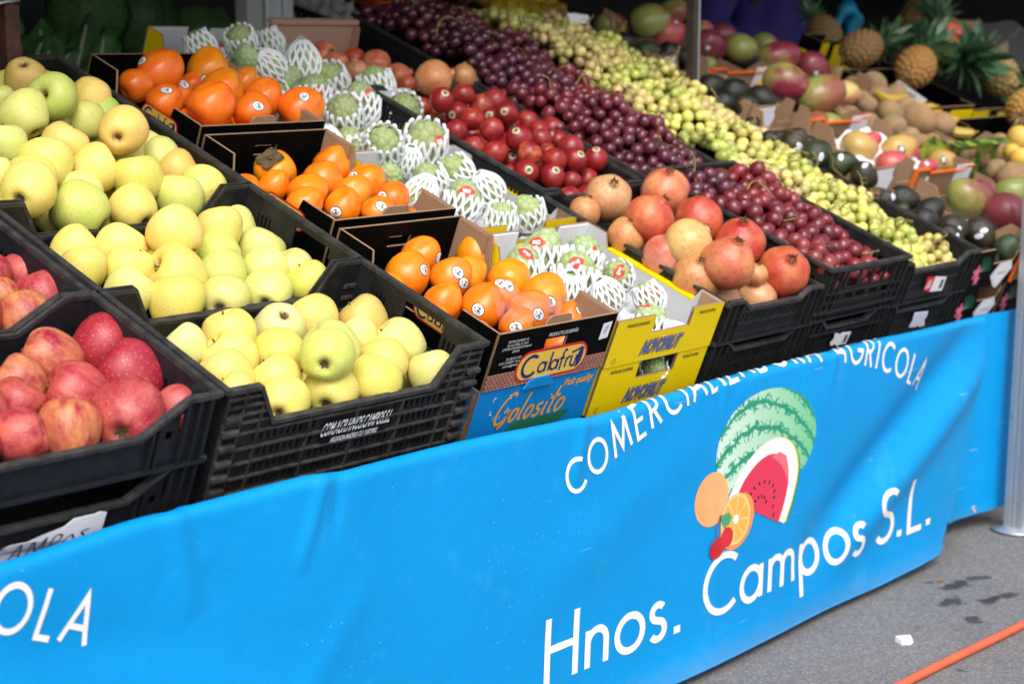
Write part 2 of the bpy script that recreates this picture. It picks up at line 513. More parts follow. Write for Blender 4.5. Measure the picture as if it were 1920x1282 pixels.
# ------------------------------------------------------------------ the printed vinyl banner
def lerp_tab(tab, x):
    if x <= tab[0][0]: return tab[0][1]
    for (a, b), (c, d) in zip(tab, tab[1:]):
        if x <= c:
            t = (x - a) / (c - a); t = t * t * (3 - 2 * t)
            return b + (d - b) * t
    return tab[-1][1]
ZTOP = [(0, .566), (1.14, .564), (1.38, .575), (1.66, .580), (1.72, .573), (1.95, .573), (2.26, .565), (2.31, .559), (2.7, .568), (3.2, .570), (3.55, .565), (3.80, .560)]
XR = [(0.0, 3.60), (.04, 3.616), (.073, 3.645), (.116, 3.694), (.25, 3.748), (.465, 3.80), (.60, 3.80)]
def fold(x, z, x0, z0, x1, z1, wid, amp):
    dx, dz = x1 - x0, z1 - z0
    L = math.hypot(dx, dz)
    t = ((x - x0) * dx + (z - z0) * dz) / L / L
    d = ((x - x0) * dz - (z - z0) * dx) / L
    return amp * math.exp(-(d / wid) ** 2) * max(0, 1 - abs(2 * t - 1) ** 3) if 0 < t < 1 else 0.
_cr = random.Random(5)
CREASE = [(x0, z0, x0 + _cr.uniform(.03, .16) * math.cos(a), z0 + _cr.uniform(.03, .16) * math.sin(a), _cr.uniform(.0035, .007), _cr.uniform(-.0016, .0016)) for x0, z0, a in [(_cr.uniform(.9, 3.7), _cr.uniform(.05, .55), _cr.uniform(.5, 2.6)) for _ in range(26)]]
CREASE += [(x0, .60, x0 + _cr.uniform(-.03, .03), .60 - _cr.uniform(.06, .13), _cr.uniform(.005, .009), _cr.uniform(-.0035, .0035)) for x0 in [_cr.uniform(1.0, 3.7) for _ in range(16)]]
def bdisp(x, z):
    y = .009 * noise.noise(Vector((x * 1.7, z * 1.2, 3))) + .0055 * noise.noise(Vector((x * 4, z * 2.2, 9)))
    y += fold(x, z, 2.95, .12, 3.82, .58, .055, .024) - fold(x, z, 3.10, .10, 3.86, .47, .045, .018)
    y += -fold(x, z, 1.69, .62, 1.62, .44, .012, .006) + fold(x, z, 1.715, .62, 1.69, .48, .010, .005) - fold(x, z, 1.40, .62, 1.44, .42, .018, .007)
    y += -fold(x, z, 2.285, .60, 2.25, .44, .013, .006) + fold(x, z, 1.36, .6, 1.66, .22, .05, .005) - fold(x, z, 1.5, .1, 1.78, .42, .03, .003) + fold(x, z, 1.42, .62, 1.46, .50, .008, .004)
    y += fold(x, z, .9, .50, 1.5, .38, .05, .006) - fold(x, z, 2.1, .25, 2.7, .5, .06, .005)
    for c in CREASE:
        if abs(x - (c[0] + c[2]) / 2) < .12: y += fold(x, z, *c)
    y += .012 * max(0, (.10 - z) / .10) ** 2 * (1 + noise.noise(Vector((x * 2.1, 0, 1)))) * -1
    k = max(0, (x - 3.45) / .35)
    return y + .03 * k * k * (1 - z / .7)
RR = .014
def bsurf(x, w, off=0.):
    zt = lerp_tab(ZTOP, x); d = bdisp(x, min(w, zt))
    if w <= zt - RR: return (x, d - off, w)
    a = (w - (zt - RR)) / RR
    if a <= math.pi: return (x, d + RR - (RR + off) * math.cos(a), zt - RR + (RR + off) * math.sin(a))
    return (x, d + 2 * RR + off, zt - RR - (w - (zt - RR) - RR * math.pi))
NX, NZ = 420, 84
bv = []; bf = []
for j in range(NZ + 1):
    for i in range(NX + 1):
        w = .018 + (.64 - .018) * j / NZ
        if j > NZ - 26: w = .018 + (.64 - .018) * (NZ - 26) / NZ + (.64 - .018 - (.64 - .018) * (NZ - 26) / NZ) * ((j - NZ + 26) / 26)
        x = .2 + (lerp_tab(XR, w) - .2) * i / NX
        w2 = w + (.012 * max(0, (x - 3.3) / .3) ** 1.5 * max(0, 1 - w / .2))
        bv.append(bsurf(x, w2))
for j in range(NZ):
    for i in range(NX):
        a = j * (NX + 1) + i
        bf.append((a, a + 1, a + NX + 2, a + NX + 1))
banner = put(bpy.data.objects.new('vinyl_banner', mesh('vinyl_banner', bv, bf, M['vinyl'], True)))
tag(banner, 'long bright blue vinyl banner with white fruit seller lettering and melon art', 'banner')
# hem weld along the bottom edge
hem = [bsurf(.2 + 3.40 * i / 150, .021 + .012 * max(0, (.2 + 3.4 * i / 150 - 3.3) / .3) ** 1.5, .0005) for i in range(151)]
part('hem', tube(hem, .0028, 6), M['vinyl'], banner, None, True)

def arc(cx, cy, rx, ry, a0, a1, n=20): return [(cx + rx * math.cos(rad(a0 + (a1 - a0) * i / n)), cy + ry * math.sin(rad(a0 + (a1 - a0) * i / n))) for i in range(n + 1)]
SS = lambda s: arc(.27 * s, .75 * s, .225 * s, .215 * s, 35, 250, 16) + arc(.27 * s, .265 * s, .255 * s, .25 * s, 72, -148, 18)
GL = {
 'C': (.80, [arc(.5, .5, .46, .47, 48, 312, 28)]), 'O': (.98, [arc(.49, .5, .45, .47, 0, 360, 36)]),
 'M': (.92, [[(.02, 0), (.16, 1), (.46, .14), (.76, 1), (.90, 0)]]), 'E': (.52, [[(.50, 1), (.06, 1), (.06, 0), (.50, 0)], [(.06, .52), (.46, .52)]]),
 'R': (.58, [[(.06, 0), (.06, 1), (.27, 1)] + arc(.27, .75, .24, .25, 90, -90, 12) + [(.06, .5)], [(.26, .5), (.54, 0)]]),
 'I': (.14, [[(.07, 0), (.07, 1)]]), 'Í': (.14, [[(.07, 0), (.07, .94)], [(.05, 1.1), (.16, 1.27)]]),
 'A': (.76, [[(0, 0), (.38, 1), (.76, 0)], [(.14, .34), (.62, .34)]]), 'L': (.46, [[(.06, 1), (.06, 0), (.46, 0)]]),
 'Z': (.60, [[(.04, 1), (.54, 1), (.04, 0), (.57, 0)]]), 'D': (.72, [[(.06, 0), (.06, 1), (.2, 1)] + arc(.2, .5, .48, .5, 90, -90, 18) + [(.06, 0)]]),
 'G': (.92, [arc(.5, .5, .46, .47, 45, 350, 30) + [(.95, .47), (.58, .47)]]), ' ': (.40, []),
 'H': (.68, [[(.06, 0), (.06, 1)], [(.62, 0), (.62, 1)], [(.06, .52), (.62, .52)]]), 'S': (.54, [SS(1)]),
 'n': (.50, [[(.06, 0), (.06, .58)], [(.06, .33)] + arc(.25, .36, .19, .20, 180, 0, 14) + [(.44, 0)]]),
 'm': (.84, [[(.06, 0), (.06, .58)], [(.06, .35)] + arc(.235, .38, .175, .18, 180, 0, 12) + [(.41, 0)], [(.41, .35)] + arc(.585, .38, .175, .18, 180, 0, 12) + [(.76, 0)]]),
 'o': (.62, [arc(.31, .285, .27, .275, 0, 360, 28)]), 's': (.36, [SS(.58)]), 'a': (.64, [arc(.31, .285, .26, .275, 0, 360, 28), [(.575, .57), (.575, 0)]]),
 'p': (.64, [[(.06, .58), (.06, -.36)], arc(.33, .285, .26, .275, 0, 360, 28)]), '.': (.20, [[(.10, -.02), (.10, .10)]]),
}
def ribbon(pts, w):
    # mitred flat stroke, resampled finely
    P = [np.array(pts[0], float)]
    for q in pts[1:]:
        q = np.array(q, float); n = max(1, int(np.linalg.norm(q - P[-1]) / .07)); a = P[-1]
        P += [a + (q - a) * k / n for k in range(1, n + 1)]
    closed = np.linalg.norm(P[0] - P[-1]) < 1e-6
    V = []; m = len(P)
    for i in range(m):
        a = P[i - 1] if i > 0 else (P[-2] if closed else None); b = P[i + 1] if i < m - 1 else (P[1] if closed else None)
        t = []
        if a is not None and np.linalg.norm(P[i] - a) > 1e-9: t.append((P[i] - a) / np.linalg.norm(P[i] - a))
        if b is not None and np.linalg.norm(b - P[i]) > 1e-9: t.append((b - P[i]) / np.linalg.norm(b - P[i]))
        d = sum(t); d = d / max(1e-9, np.linalg.norm(d)); nn = np.array((-d[1], d[0]))
        k = 1 / max(.38, abs(d @ t[0]))
        V += [tuple(P[i] + nn * w / 2 * k), tuple(P[i] - nn * w / 2 * k)]
    return V, [(2 * i, 2 * i + 1, 2 * i + 3, 2 * i + 2) for i in range(m - 1)]
def glyph_vf(ch, w): return join(*[ribbon(p, w * (1.25 if ch == '.' else 1)) for p in GL[ch][1]]) if GL[ch][1] else ([], [])
ARC_Z, ARC_R = -.912, 1.51
def arch_text(xc, name):
    s = 'COMERCIALIZADORA AGRÍCOLA'; gap = .30; h = .063
    tot = sum(GL[c][0] + gap for c in s) - gap
    span = rad(49.9); u = 0; parts = []
    for c in s:
        wd = GL[c][0]; th0 = -span / 2 + span * (u + wd / 2) / tot; ks = ARC_R * span / tot
        vf = glyph_vf(c, .135)
        def fn(p):
            x, y = (p[0] - wd / 2) * ks, (p[1] - .5) * h
            X = xc + (ARC_R + y) * math.sin(th0) + x * math.cos(th0)
            Zz = ARC_Z + (ARC_R + y) * math.cos(th0) - x * math.sin(th0)
            return bsurf(X, Zz, .0012)
        if vf[0]: part('letter', xf(vf, fn), M['white'], banner)
        u += wd + gap
arch_text(2.868, 'lettering')
arch_text(2.868 - 2.231, 'lettering')
def line_text(s, x0, x1, z0, h, w):
    gap = .13; tot = sum(GL[c][0] + gap for c in s) - gap; u = 0; parts = []; ks = (x1 - x0) / tot
    for c in s:
        vf = glyph_vf(c, w)
        if vf[0]: part('letter', xf(vf, lambda p: bsurf(x0 + (u + p[0]) * ks + .05 * p[1] * h, z0 + p[1] * h, .0012)), M['white'], banner)
        u += GL[c][0] + gap
line_text('Hnos.', 2.172, 2.568, .113, .117, .115)
line_text('Campos', 2.635, 3.245, .113, .117, .115)
line_text('S.L.', 3.30, 3.552, .113, .120, .115)

# fruit picture printed on the banner
def melon_mat():
    t = NT('melon_print'); o = t.obj()
    x = t.sep(t.mapv(o, (1, 1, 1), (-2.85, 0, -.42)))
    w = t.n('VectorMath', operation='ADD', i={0: o, 1: t.n('VectorMath', operation='SCALE', i={0: t.noise(o, 38, 5, .7, 'Color'), 3: .032}).outputs[0]}).outputs[0]
    y = t.sep(w)
    v = t.math('ADD', t.math('ADD', y[2], t.math('MULTIPLY', y[0], .16)), t.math('MULTIPLY', t.math('MULTIPLY', x[0], x[0]), 2.4))
    s = t.math('PINGPONG', t.math('ADD', v, .003), .0245)
    c = t.mix(t.mr(x[0], -.16, .17), (.55, .72, .60), (.16, .50, .26))
    c = t.mix(t.mr(s, .0042, .0056, 1, 0), c, (.015, .27, .15))
    ve = t.vor(w, 42, 'DISTANCE_TO_EDGE'); near = t.mr(s, .013, .016, 1, 0)
    c = t.mix(t.math('MULTIPLY', t.mr(ve, .06, .09, 1, 0), near), c, (.015, .27, .15))
    return t.out(c, .4, .4)
M['melon'+'print'] = melon_mat()
def onb(vf, off): return xf(vf, lambda p: bsurf(p[0], p[1], off))
def disc(cx, cz, rx, rz, a0=0, a1=360, rot=0., rings=5, n=44):
    V = []; F = []; full = abs(a1 - a0) >= 360; k = n if full else n + 1
    V.append((cx, cz))
    for r in range(1, rings + 1):
        for i in range(k):
            a = rad(a0 + (a1 - a0) * i / n); x, z = rx * r / rings * math.cos(a), rz * r / rings * math.sin(a)
            V.append((cx + x * math.cos(rot) - z * math.sin(rot), cz + x * math.sin(rot) + z * math.cos(rot)))
    m = k if full else k - 1
    for i in range(m): F.append((0, 1 + i, 1 + (i + 1) % k))
    for r in range(rings - 1):
        for i in range(m):
            a = 1 + r * k; F.append((a + i, a + k + i, a + k + (i + 1) % k, a + (i + 1) % k))
    return V, F
def poly(pts, n=6):
    # star-shaped polygon filled from its centre with rings
    c = np.mean(np.array(pts), axis=0); V = [tuple(c)]; F = []; k = len(pts)
    for r in range(1, n + 1): V += [tuple(c + (np.array(p) - c) * r / n) for p in pts]
    for i in range(k): F.append((0, 1 + i, 1 + (i + 1) % k))
    for r in range(n - 1):
        for i in range(k):
            a = 1 + r * k; F.append((a + i, a + k + i, a + k + (i + 1) % k, a + (i + 1) % k))
    return V, F
def pr(name, vf, off, m): return part(name, onb(vf, off), M[m] if isinstance(m, str) else m, banner)
def ink(name, a, b=None):
    t = NT(name)
    if b is None: return t.out(a, .4, .4)
    return t.out(t.mix(t.mr(t.noise(t.obj(), 12, 2), .35, .65), a, b), .4, .4)
pr('melon_print', disc(2.853, .4175, .180, .110), .0009, 'melonprint')
# slice: an arched outline in four rings of colour
def arch(k):
    top = np.array(cr_spline([(2.715, .336), (2.765, .385), (2.83, .417), (2.893, .4235), (2.945, .400), (2.966, .350), (2.950, .292), (2.923, .243)], 6))
    c = np.array((2.825, .290))
    return [tuple(p) for p in top], c
sl, _ = arch(1)
base = np.array([(2.715, .336), (2.923, .243)])
def shrink(pts, k, kx=0.): 
    c = np.array((2.832, .279)); return [tuple(c + (np.array(p) - c) * k + np.array((kx, 0))) for p in pts]
pr('rind_print', poly([(p[0] + .012, p[1] - .002) for p in sl] , 6), .0012, ink('rind_green', (.03, .25, .09)))
pr('rind_print', poly([(p[0] + .006, p[1] + .001) for p in sl], 6), .0014, ink('rind_yellow', (.70, .66, .18)))
pr('rind_print', poly(sl, 6), .0016, 'white')
pr('slice_print', poly(shrink(sl, .80, -.004), 6), .0018, ink('slice_red', (.66, .035, .085)))
pr('slice_print', poly([(2.868, .390), (2.900, .395), (2.925, .382), (2.935, .350), (2.932, .325), (2.920, .350), (2.900, .372)], 3), .0020, ink('slice_pink', (.72, .14, .18)))
seeds = []
for i in range(8):
    a = rad(150 - i * 24); seeds.append(disc(2.835 + .048 * math.cos(a), .315 + .030 * math.sin(a), .0026, .0050, rot=a - 1.2, rings=1, n=8))
for i in range(6):
    a = rad(165 - i * 30); seeds.append(disc(2.828 + .024 * math.cos(a), .298 + .020 * math.sin(a), .0026, .0050, rot=a - 1.2, rings=1, n=8))
seeds += [disc(2.878, .288, .0026, .005, rot=-.3, rings=1, n=8), disc(2.880, .270, .0026, .005, rot=-.4, rings=1, n=8)]
pr('seed_print', join(*seeds), .0022, 'black')
pr('orange_print', disc(2.661, .345, .056, .052, rot=.15), .0010, ink('fruit_orange', (.80, .35, .13), (.82, .42, .18)))
pr('half_orange_print', disc(2.747, .285, .062, .050, rot=.55), .0024, ink('half_orange', (.78, .28, .08)))
pr('half_orange_print', disc(2.740, .291, .052, .050, rot=.62), .0026, ink('half_rind', (.82, .55, .22)))
seg = []
for i in range(8):
    a0 = i * 45 + 4; v, f = disc(0, 0, .045, .0435, a0, a0 + 37, 0, 4, 10)
    r = .62; seg.append(([(2.740 + (x * math.cos(r) - z * math.sin(r)) , .291 + (x * math.sin(r) + z * math.cos(r))) for x, z in v], f))
pr('orange_segment_print', join(*seg), .0028, ink('orange_pulp', (.82, .40, .07)))
pr('pith_print', disc(2.740, .291, .010, .009, rings=2), .0030, 'white')
pr('cherry_print', disc(2.678, .247, .026, .0195, rot=.3), .0032, ink('cherry_red', (.42, .01, .015), (.55, .02, .03)))
pr('cherry_print', disc(2.710, .262, .020, .0195, rot=-.3), .0034, ink('cherry_red2', (.48, .012, .02), (.6, .03, .04)))
pr('cherry_stalk_print', join(ribbon([(2.680, .262), (2.676, .285), (2.686, .310)], .0028), ribbon([(2.706, .278), (2.694, .292), (2.686, .310)], .0028)), .0036, ink('stalk', (.30, .06, .03)))
pr('leaf_print', poly([(2.688, .308), (2.715, .310), (2.725, .298), (2.716, .286), (2.698, .284), (2.690, .295)], 3), .0038, ink('leaf_ink', (.06, .32, .15)))

# end flap of blue vinyl beside the post
fv = []; ff = []
for j in range(31):
    for i in range(17):
        u, w = i / 16, j / 30
        z = .040 + (.560 - .052) * w
        x = 3.800 + (4.05 - 3.800) * u + .055 * w * (1 - .3 * u)
        z += (.012 * u) * (1 - w) - .004 * math.sin(u * 3.1) * (1 - w)
        y = .052 + .010 * math.sin(u * 5 + 1.2 * w) + .03 * (1 - w) * (1 - u) + .004 * noise.noise(Vector((u * 3, w * 4, 5)))
        fv.append((x, y, z))
ff = [(j * 17 + i, j * 17 + i + 1, j * 17 + i + 18, j * 17 + i + 17) for j in range(30) for i in range(16)]
flap = put(bpy.data.objects.new('vinyl_flap', mesh('vinyl_flap', fv, ff, M['vinyl'], True)))
tag(flap, 'narrow hanging blue vinyl end flap with a corner eyelet beside the metal post', 'banner flap')
import itertools
part('eyelet', tube([(3.852 + .0075 * math.cos(a * .3927), .061 - .02, .075 + .0075 * math.sin(a * .3927)) for a in range(16)], .0024, 6, False, True), M['alu'], flap, None, True)
part('eyelet', tube([(3.878 + .004 * math.cos(a * .3927), .046, .452 + .004 * math.sin(a * .3927)) for a in range(16)], .0015, 6, False, True), M['alu'], flap, None, True)

# ------------------------------------------------------------------ posts
post = thing('aluminium_post', 'grooved aluminium stall post on a round foot plate at the banner end', 'post', Matrix.Translation((3.995, -.005, 0)) @ Matrix.Rotation(rad(1.5), 4, 'Y'))
sec = []
w = .0235
for a, b in ((-1, -1), (1, -1), (1, 1), (-1, 1)):
    sec.append((a, b))
prof = []
for side in range(4):
    a = side * math.pi / 2
    for u, d in ((-1, 1), (-.42, 1), (-.36, .90), (-.20, .90), (-.14, 1), (.14, 1), (.20, .90), (.36, .90), (.42, 1)):
        x, y = u * w, -d * w
        prof.append((x * math.cos(a) - y * math.sin(a), x * math.sin(a) + y * math.cos(a)))
n = len(prof)
part('profile', ([(x, y, z) for z in (.008, 2.2) for x, y in prof], [(i, (i + 1) % n, n + (i + 1) % n, n + i) for i in range(n)] + [tuple(range(n))[::-1], tuple(range(n, 2 * n))]), M['alu'], post)
part('foot_plate', lathe([(0, 0), (.058, 0), (.062, .003), (.060, .007), (.040, .009), (.036, .012), (0, .012)], 40), M['alu'], post, None, True)
for z in (.085, .62): 
    for x in (-.015, .013):
        part('bolt_hole', xf(ell(.0032, .0032, 10), lambda p: (p[0] + x, -.0240, p[1] + z)), M['black'], post)
cp = thing('canopy_post', 'brown square steel post rising between green grapes and avocados', 'post', Matrix.Translation((3.762, .835, 0)))
part('shaft', bevbox(-.013, .013, -.013, .013, 0, 2.10, .003), M['darkpost'], cp)
part('rail', xf(bevbox(.004, .009, -.0165, -.0135, .9, 2.08, .001), lambda p: p), M['alu'], cp)
lp = thing('canopy_post', 'rusty brown square steel post behind the heaped golden apples', 'post', Matrix.Translation((1.992, 1.232, 0)))
part('shaft', bevbox(-.0165, .0165, -.0165, .0165, 0, 1.268, .003), M['rust'], lp)
part('inner_tube', bevbox(-.0095, .0095, -.0095, .0095, 1.2685, 2.15, .002), M['alu'], lp)
part('clamp_pin', tube([(-.06, -.02, 1.262), (-.02, -.022, 1.272), (.012, -.022, 1.276)], .004, 8), M['alu'], lp, None, True)
# ------------------------------------------------------------------ crates and boxes
def panel(us, vs, holes, th, fm, top=None):
    # flat wall with rectangular openings, cut as a grid; tags: 0 outside, 1 inside, 2 edges
    U = sorted(set(np.round(list(us) + [h[0] for h in holes] + [h[1] for h in holes], 5)))
    W = sorted(set(np.round(list(vs) + [h[2] for h in holes] + [h[3] for h in holes], 5)))
    U = [u for u in U if us[0] - 1e-6 <= u <= us[-1] + 1e-6]; W = [v for v in W if vs[0] - 1e-6 <= v <= vs[-1] + 1e-6]
    nu, nv = len(U) - 1, len(W) - 1
    clip = (lambda u, v: min(v, top(u))) if top else (lambda u, v: v)
    S = np.zeros((nu + 2, nv + 2), bool)
    for i in range(nu):
        for j in range(nv):
            uc, vc = (U[i] + U[i + 1]) / 2, (W[j] + W[j + 1]) / 2
            if any(h[0] < uc < h[1] and h[2] < vc < h[3] for h in holes): continue
            if top and clip(U[i], W[j + 1]) - clip(U[i], W[j]) < 1e-6 and clip(U[i + 1], W[j + 1]) - clip(U[i + 1], W[j]) < 1e-6: continue
            S[i + 1, j + 1] = True
    ids = {}; V = []; F = []; tg = []
    def vid(i, j, k):
        if (i, j, k) not in ids:
            ids[(i, j, k)] = len(V); V.append(fm(U[i], clip(U[i], W[j]), k * th))
        return ids[(i, j, k)]
    for i in range(nu):
        for j in range(nv):
            if not S[i + 1, j + 1]: continue
            q = [(i, j), (i + 1, j), (i + 1, j + 1), (i, j + 1)]
            F.append([vid(a, b, 0) for a, b in q]); tg.append(0)
            F.append([vid(a, b, 1) for a, b in q[::-1]]); tg.append(1)
            for (di, dj), (a, b) in (((0, -1), (q[1], q[0])), ((1, 0), (q[2], q[1])), ((0, 1), (q[3], q[2])), ((-1, 0), (q[0], q[3]))):
                if not S[i + 1 + di, j + 1 + dj]:
                    F.append([vid(*a, 0), vid(*b, 0), vid(*b, 1), vid(*a, 1)]); tg.append(2)
    # weld collapsed corners
    F2 = []; T2 = []
    for f, t in zip(F, tg):
        g = []
        for i in f:
            if not g or (Vector(V[i]) - Vector(V[g[-1]])).length > 1e-6: g.append(i)
        if len(g) > 2 and (Vector(V[g[0]]) - Vector(V[g[-1]])).length < 1e-6: g.pop()
        if len(g) > 2: F2.append(tuple(g)); T2.append(t)
    return V, F2, T2

def slots(u0, u1, v0, v1, pitch, w):
    n = int((u1 - u0) / pitch); o = u0 + ((u1 - u0) - n * pitch) / 2
    return [(o + i * pitch + (pitch - w) / 2, o + i * pitch + (pitch + w) / 2, v0, v1) for i in range(n)]

def crate(label, x0, x1, s0, s1, zb, zt, lip, style, group='black plastic fruit crates', cat='crate', mat='plastic', side_h=None, sidehole=None, frontholes=True):
    w, d, h = x1 - x0, s1 - s0, zt - zb
    L = lip - zb
    root = thing('fruit_crate', label, cat, rk(x0, s0, zb), group)
    m = M[mat]; th = .004
    cw, sl = {'B': (.058, .038), 'E': (.048, .03), 'F': (0, 0), 'A': (.048, .07), 'G': (.055, .035)}[style]
    def top(u):
        if style == 'F': return h
        e = min(u, w - u)
        if style == 'G' and u < w / 2: e = e / .55
        if e <= cw: return h
        if e >= cw + sl: return L
        return h + (L - h) * (e - cw) / sl
    tu = [0, w] if style == 'F' else [0, cw, cw + sl, w - cw - sl, w - cw, w]
    if style == 'G': tu = [0, cw * .55, (cw + sl) * .55, w - cw - sl, w - cw, w]
    hs = []
    if style == 'B':
        rows = [(L - .030, L - .013), (L - .056, L - .040), (L - .081, L - .064), (L - .105, L - .089)]
        for k, (a, b) in enumerate(rows):
            for (u0, u1) in ((.075, .195), (.345, .46)) if k < 2 else ((.075, .170), (.180, .265), (.275, .36), (.37, .455)):
                hs += slots(u0, u1, a, b, .0125, .0058)
    elif style in 'EG':
        for a, b in ((L - .030, L - .011), (L - .055, L - .036)):
            hs += slots(cw + .002, w - cw - .004, a, b, .0115, .0058)
    elif style == 'F':
        for a, b in ((h - .048, h - .012),):
            hs += slots(.02, w - .02, a, b, .052, .044)
        hs += slots(.02, w - .02, h - .075, h - .058, .052, .034)
    elif style == 'A':
        hs += [(w - .055, w - .043, h - .052, h - .022), (w - .075, w - .063, h - .060, h - .045)]
    if not frontholes: hs = []
    tp = None if style == 'F' else top
    V, F, _ = panel(tu, [0, L, h], hs, th, lambda u, v, t: (u, t, v), tp)
    part('front_wall', (V, F), m, root)
    V, F, _ = panel(tu, [0, L, h], [], th, lambda u, v, t: (u, d - t, v), tp)
    part('back_wall', (V, F), m, root)
    sh = side_h or h
    sh_holes = []
    for k, (a, b) in enumerate(((sh - .050, sh - .030), (sh - .078, sh - .058))):
        if style == 'A': sh_holes += slots(.05, d - .05, a, b, .014, .006)
        elif style == 'F': sh_holes += slots(.02, d - .02, a - .002, b + .004, .045, .036)
        elif style in 'EG': sh_holes += slots(.05, d - .04, a, b, .0115, .0055)
        else: sh_holes += slots(.035, .080, a - .004, b, .0105, .0045) + slots(d - .08, d - .035, a - .004, b, .0105, .0045)
    for k in (0, 1):
        x = 0 if k == 0 else w - th
        ho = sh_holes + ([sidehole] if (sidehole and k == 1) else [])
        V, F, _ = panel([0, d], [0, sh], ho, th, lambda u, v, t: (x + t, th + u * (d - 2 * th) / d, v))
        part('side_wall', (V, F), m, root)
    V, F, _ = panel([0, w - .01], [0, d - .01], [(a + i, a + i + .014, b + j, b + j + .014) for a in [.02] for b in [.02] for i in np.arange(0, w - .05, .022) for j in np.arange(0, d - .05, .022)] if style == 'A' else [], .004, lambda u, v, t: (u + .005, v + .005, .004 + t))
    part('crate_floor', (V, F), m, root)
    # moulded rim round the top edge
    prof = [(0, h)] + ([] if style == 'F' else [(u, top(u)) for u in tu[1:-1]]) + [(w, h)]
    part('rim', join(strip([(u, -.001, z + .001) for u, z in prof], .011, .007), strip([(u, d + .001, z + .001) for u, z in prof], .011, .007),
                     strip([(-.001, -.006, sh + .0022), (-.001, d + .006, sh + .0022)], .011, .007), strip([(w + .001, -.006, sh + .0022), (w + .001, d + .006, sh + .0022)], .011, .007)), M['worn'], root)
    ribs = []
    if style == 'B':
        for z in (L - .009, L - .035, L - .060, L - .085, L - .110):
            ribs.append(box(.004, w - .004, -.0055, -.0003, z - .0016, z + .0016))
        for z in (h - .012, h - .026, h - .040, h - .054):
            if z > L:
                e = cw + sl * (h - z) / (h - L)
                ribs.append(box(.003, e - .003, -.0055, -.0003, z - .0016, z + .0016)); ribs.append(box(w - e + .003, w - .003, -.0055, -.0003, z - .0016, z + .0016))
        for u in (.004, .034, .07, .172, .268, .365, .46, w - .034, w - .004):
            ribs.append(box(u - .0015, u + .0015, -.0049, -.0003, .004, min(top(u), top(min(w, u + .004))) - .004))
        part('rib', join(*ribs), M['dusty'], root)
        for z in (.020, .044, .068, .094, .118, .140):
            for a, b in ((.002, .030), (w - .030, w - .002)): part('stiffening_ledge', bevbox(a, b, -.0115, -.0002, z, z + .010, .003), M['dusty'], root)
    elif style == 'A':
        for u in (.012, .030, .050, .090, .10, w - .10, w - .09, w - .050, w - .030, w - .012):
            ribs.append(box(u - .0015, u + .0015, -.008, -.0003, .003, top(u) - .004))
        ribs.append(box(.001, w - .001, -.0085, -.0003, -.001, .003))
        part('rib', join(*ribs), m, root)
        for u in (.018, w - .018):
            part('stacking_socket', tube([(u, .016, h - .03), (u, .016, h + .006)], .0105, 16), m, root)
            part('socket_hole', xf(ell(.0075, .0075, 16), lambda p: (p[0] + u, p[1] + .016, h + .0064)), M['black'], root)
    else:
        for u in (.004, .026, .05, w - .05, w - .026, w - .004):
            ribs.append(box(u - .0018, u + .0018, -.007, -.0003, .002, top(min(max(u, .002), w - .002)) - .006))
        ribs.append(box(.001, w - .001, -.0075, -.0003, -.001, .0025))
        if style == 'F': ribs += [box(.01, w - .01, -.006, -.0003, h - .056, h - .052), box(.01, w - .01, -.006, -.0003, .02, .023)]
        part('rib', join(*ribs), m, root)
    return root

def front_print(root, vf, x, z, m, off=.0010, name='printed_lettering'):
    return part(name, xf(vf, lambda p: (x + p[0], -off, z + p[1])), M[m] if isinstance(m, str) else m, root)

def carton(label, x0, x1, s0, s1, zb, zt, outm, sidetop=None, fronttop=None, backtop=None, inm='kraft', endin=None, hole=None, backhole=None, group='cardboard fruit boxes', cat='box', sideinm=None, name='fruit_box', floor='greyboard'):
    w, d, h = x1 - x0, s1 - s0, zt - zb
    root = thing(name, label, cat, rk(x0, s0, zb), group)
    th = .005; E3 = lambda a, b: [M[a], M[b], M['edge']]
    fu = sorted(set([0, w] + (fronttop[0] if fronttop else [])))
    V, F, tg = panel(fu, [0, h], [hole] if hole else [], th, lambda u, v, t: (u, t, v), fronttop[1] if fronttop else None)
    part('front_panel', (V, F), E3(outm, endin or inm), root, mi=tg)
    bu = sorted(set([0, w] + (backtop[0] if backtop else [])))
    V, F, tg = panel(bu, [0, h], [backhole] if backhole else [], th, lambda u, v, t: (u, d - t, v), backtop[1] if backtop else None)
    part('back_panel', (V, F), E3(outm, endin or inm), root, mi=tg)
    for k in (0, 1):
        su = sorted(set([0, d] + (sidetop[0] if sidetop else [])))
        V, F, tg = panel(su, [0, h], [], th, (lambda u, v, t: (t, .0055 + u * (d - .011) / d, v)) if k == 0 else (lambda u, v, t: (w - t, .0055 + u * (d - .011) / d, v)), sidetop[1] if sidetop else None)
        part('side_panel', (V, F), E3(outm, sideinm or inm), root, mi=tg)
    part('box_floor', box(.006, w - .006, .006, d - .006, .002, .006), M[floor], root)
    return root

def dip(L, a, b, hi, lo):
    # side profile: high near the corners, low in the middle
    return ([a, b, L - b, L - a], lambda u: hi if min(u, L - u) <= a else (lo if min(u, L - u) >= b else hi + (lo - hi) * (min(u, L - u) - a) / (b - a)))

# --- column A: red apples
crate('shallow black crate of red apples at the front corner of the stall', .960, 1.492, 0, .297, -.036, .066, .018, 'A', mat='bluishplastic')
crate('shallow black crate of red apples behind the front red apple crate', .955, 1.487, .305, .602, -.036, .066, .018, 'A', mat='bluishplastic')
crate('empty black crate under the red apples with a torn paper label', .960, 1.492, .004, .301, -.142, -.038, -.082, 'A', mat='bluishplastic')
crate('black crate at the back behind the red apples', .955, 1.487, .612, .91, -.036, .066, .018, 'A', mat='bluishplastic')
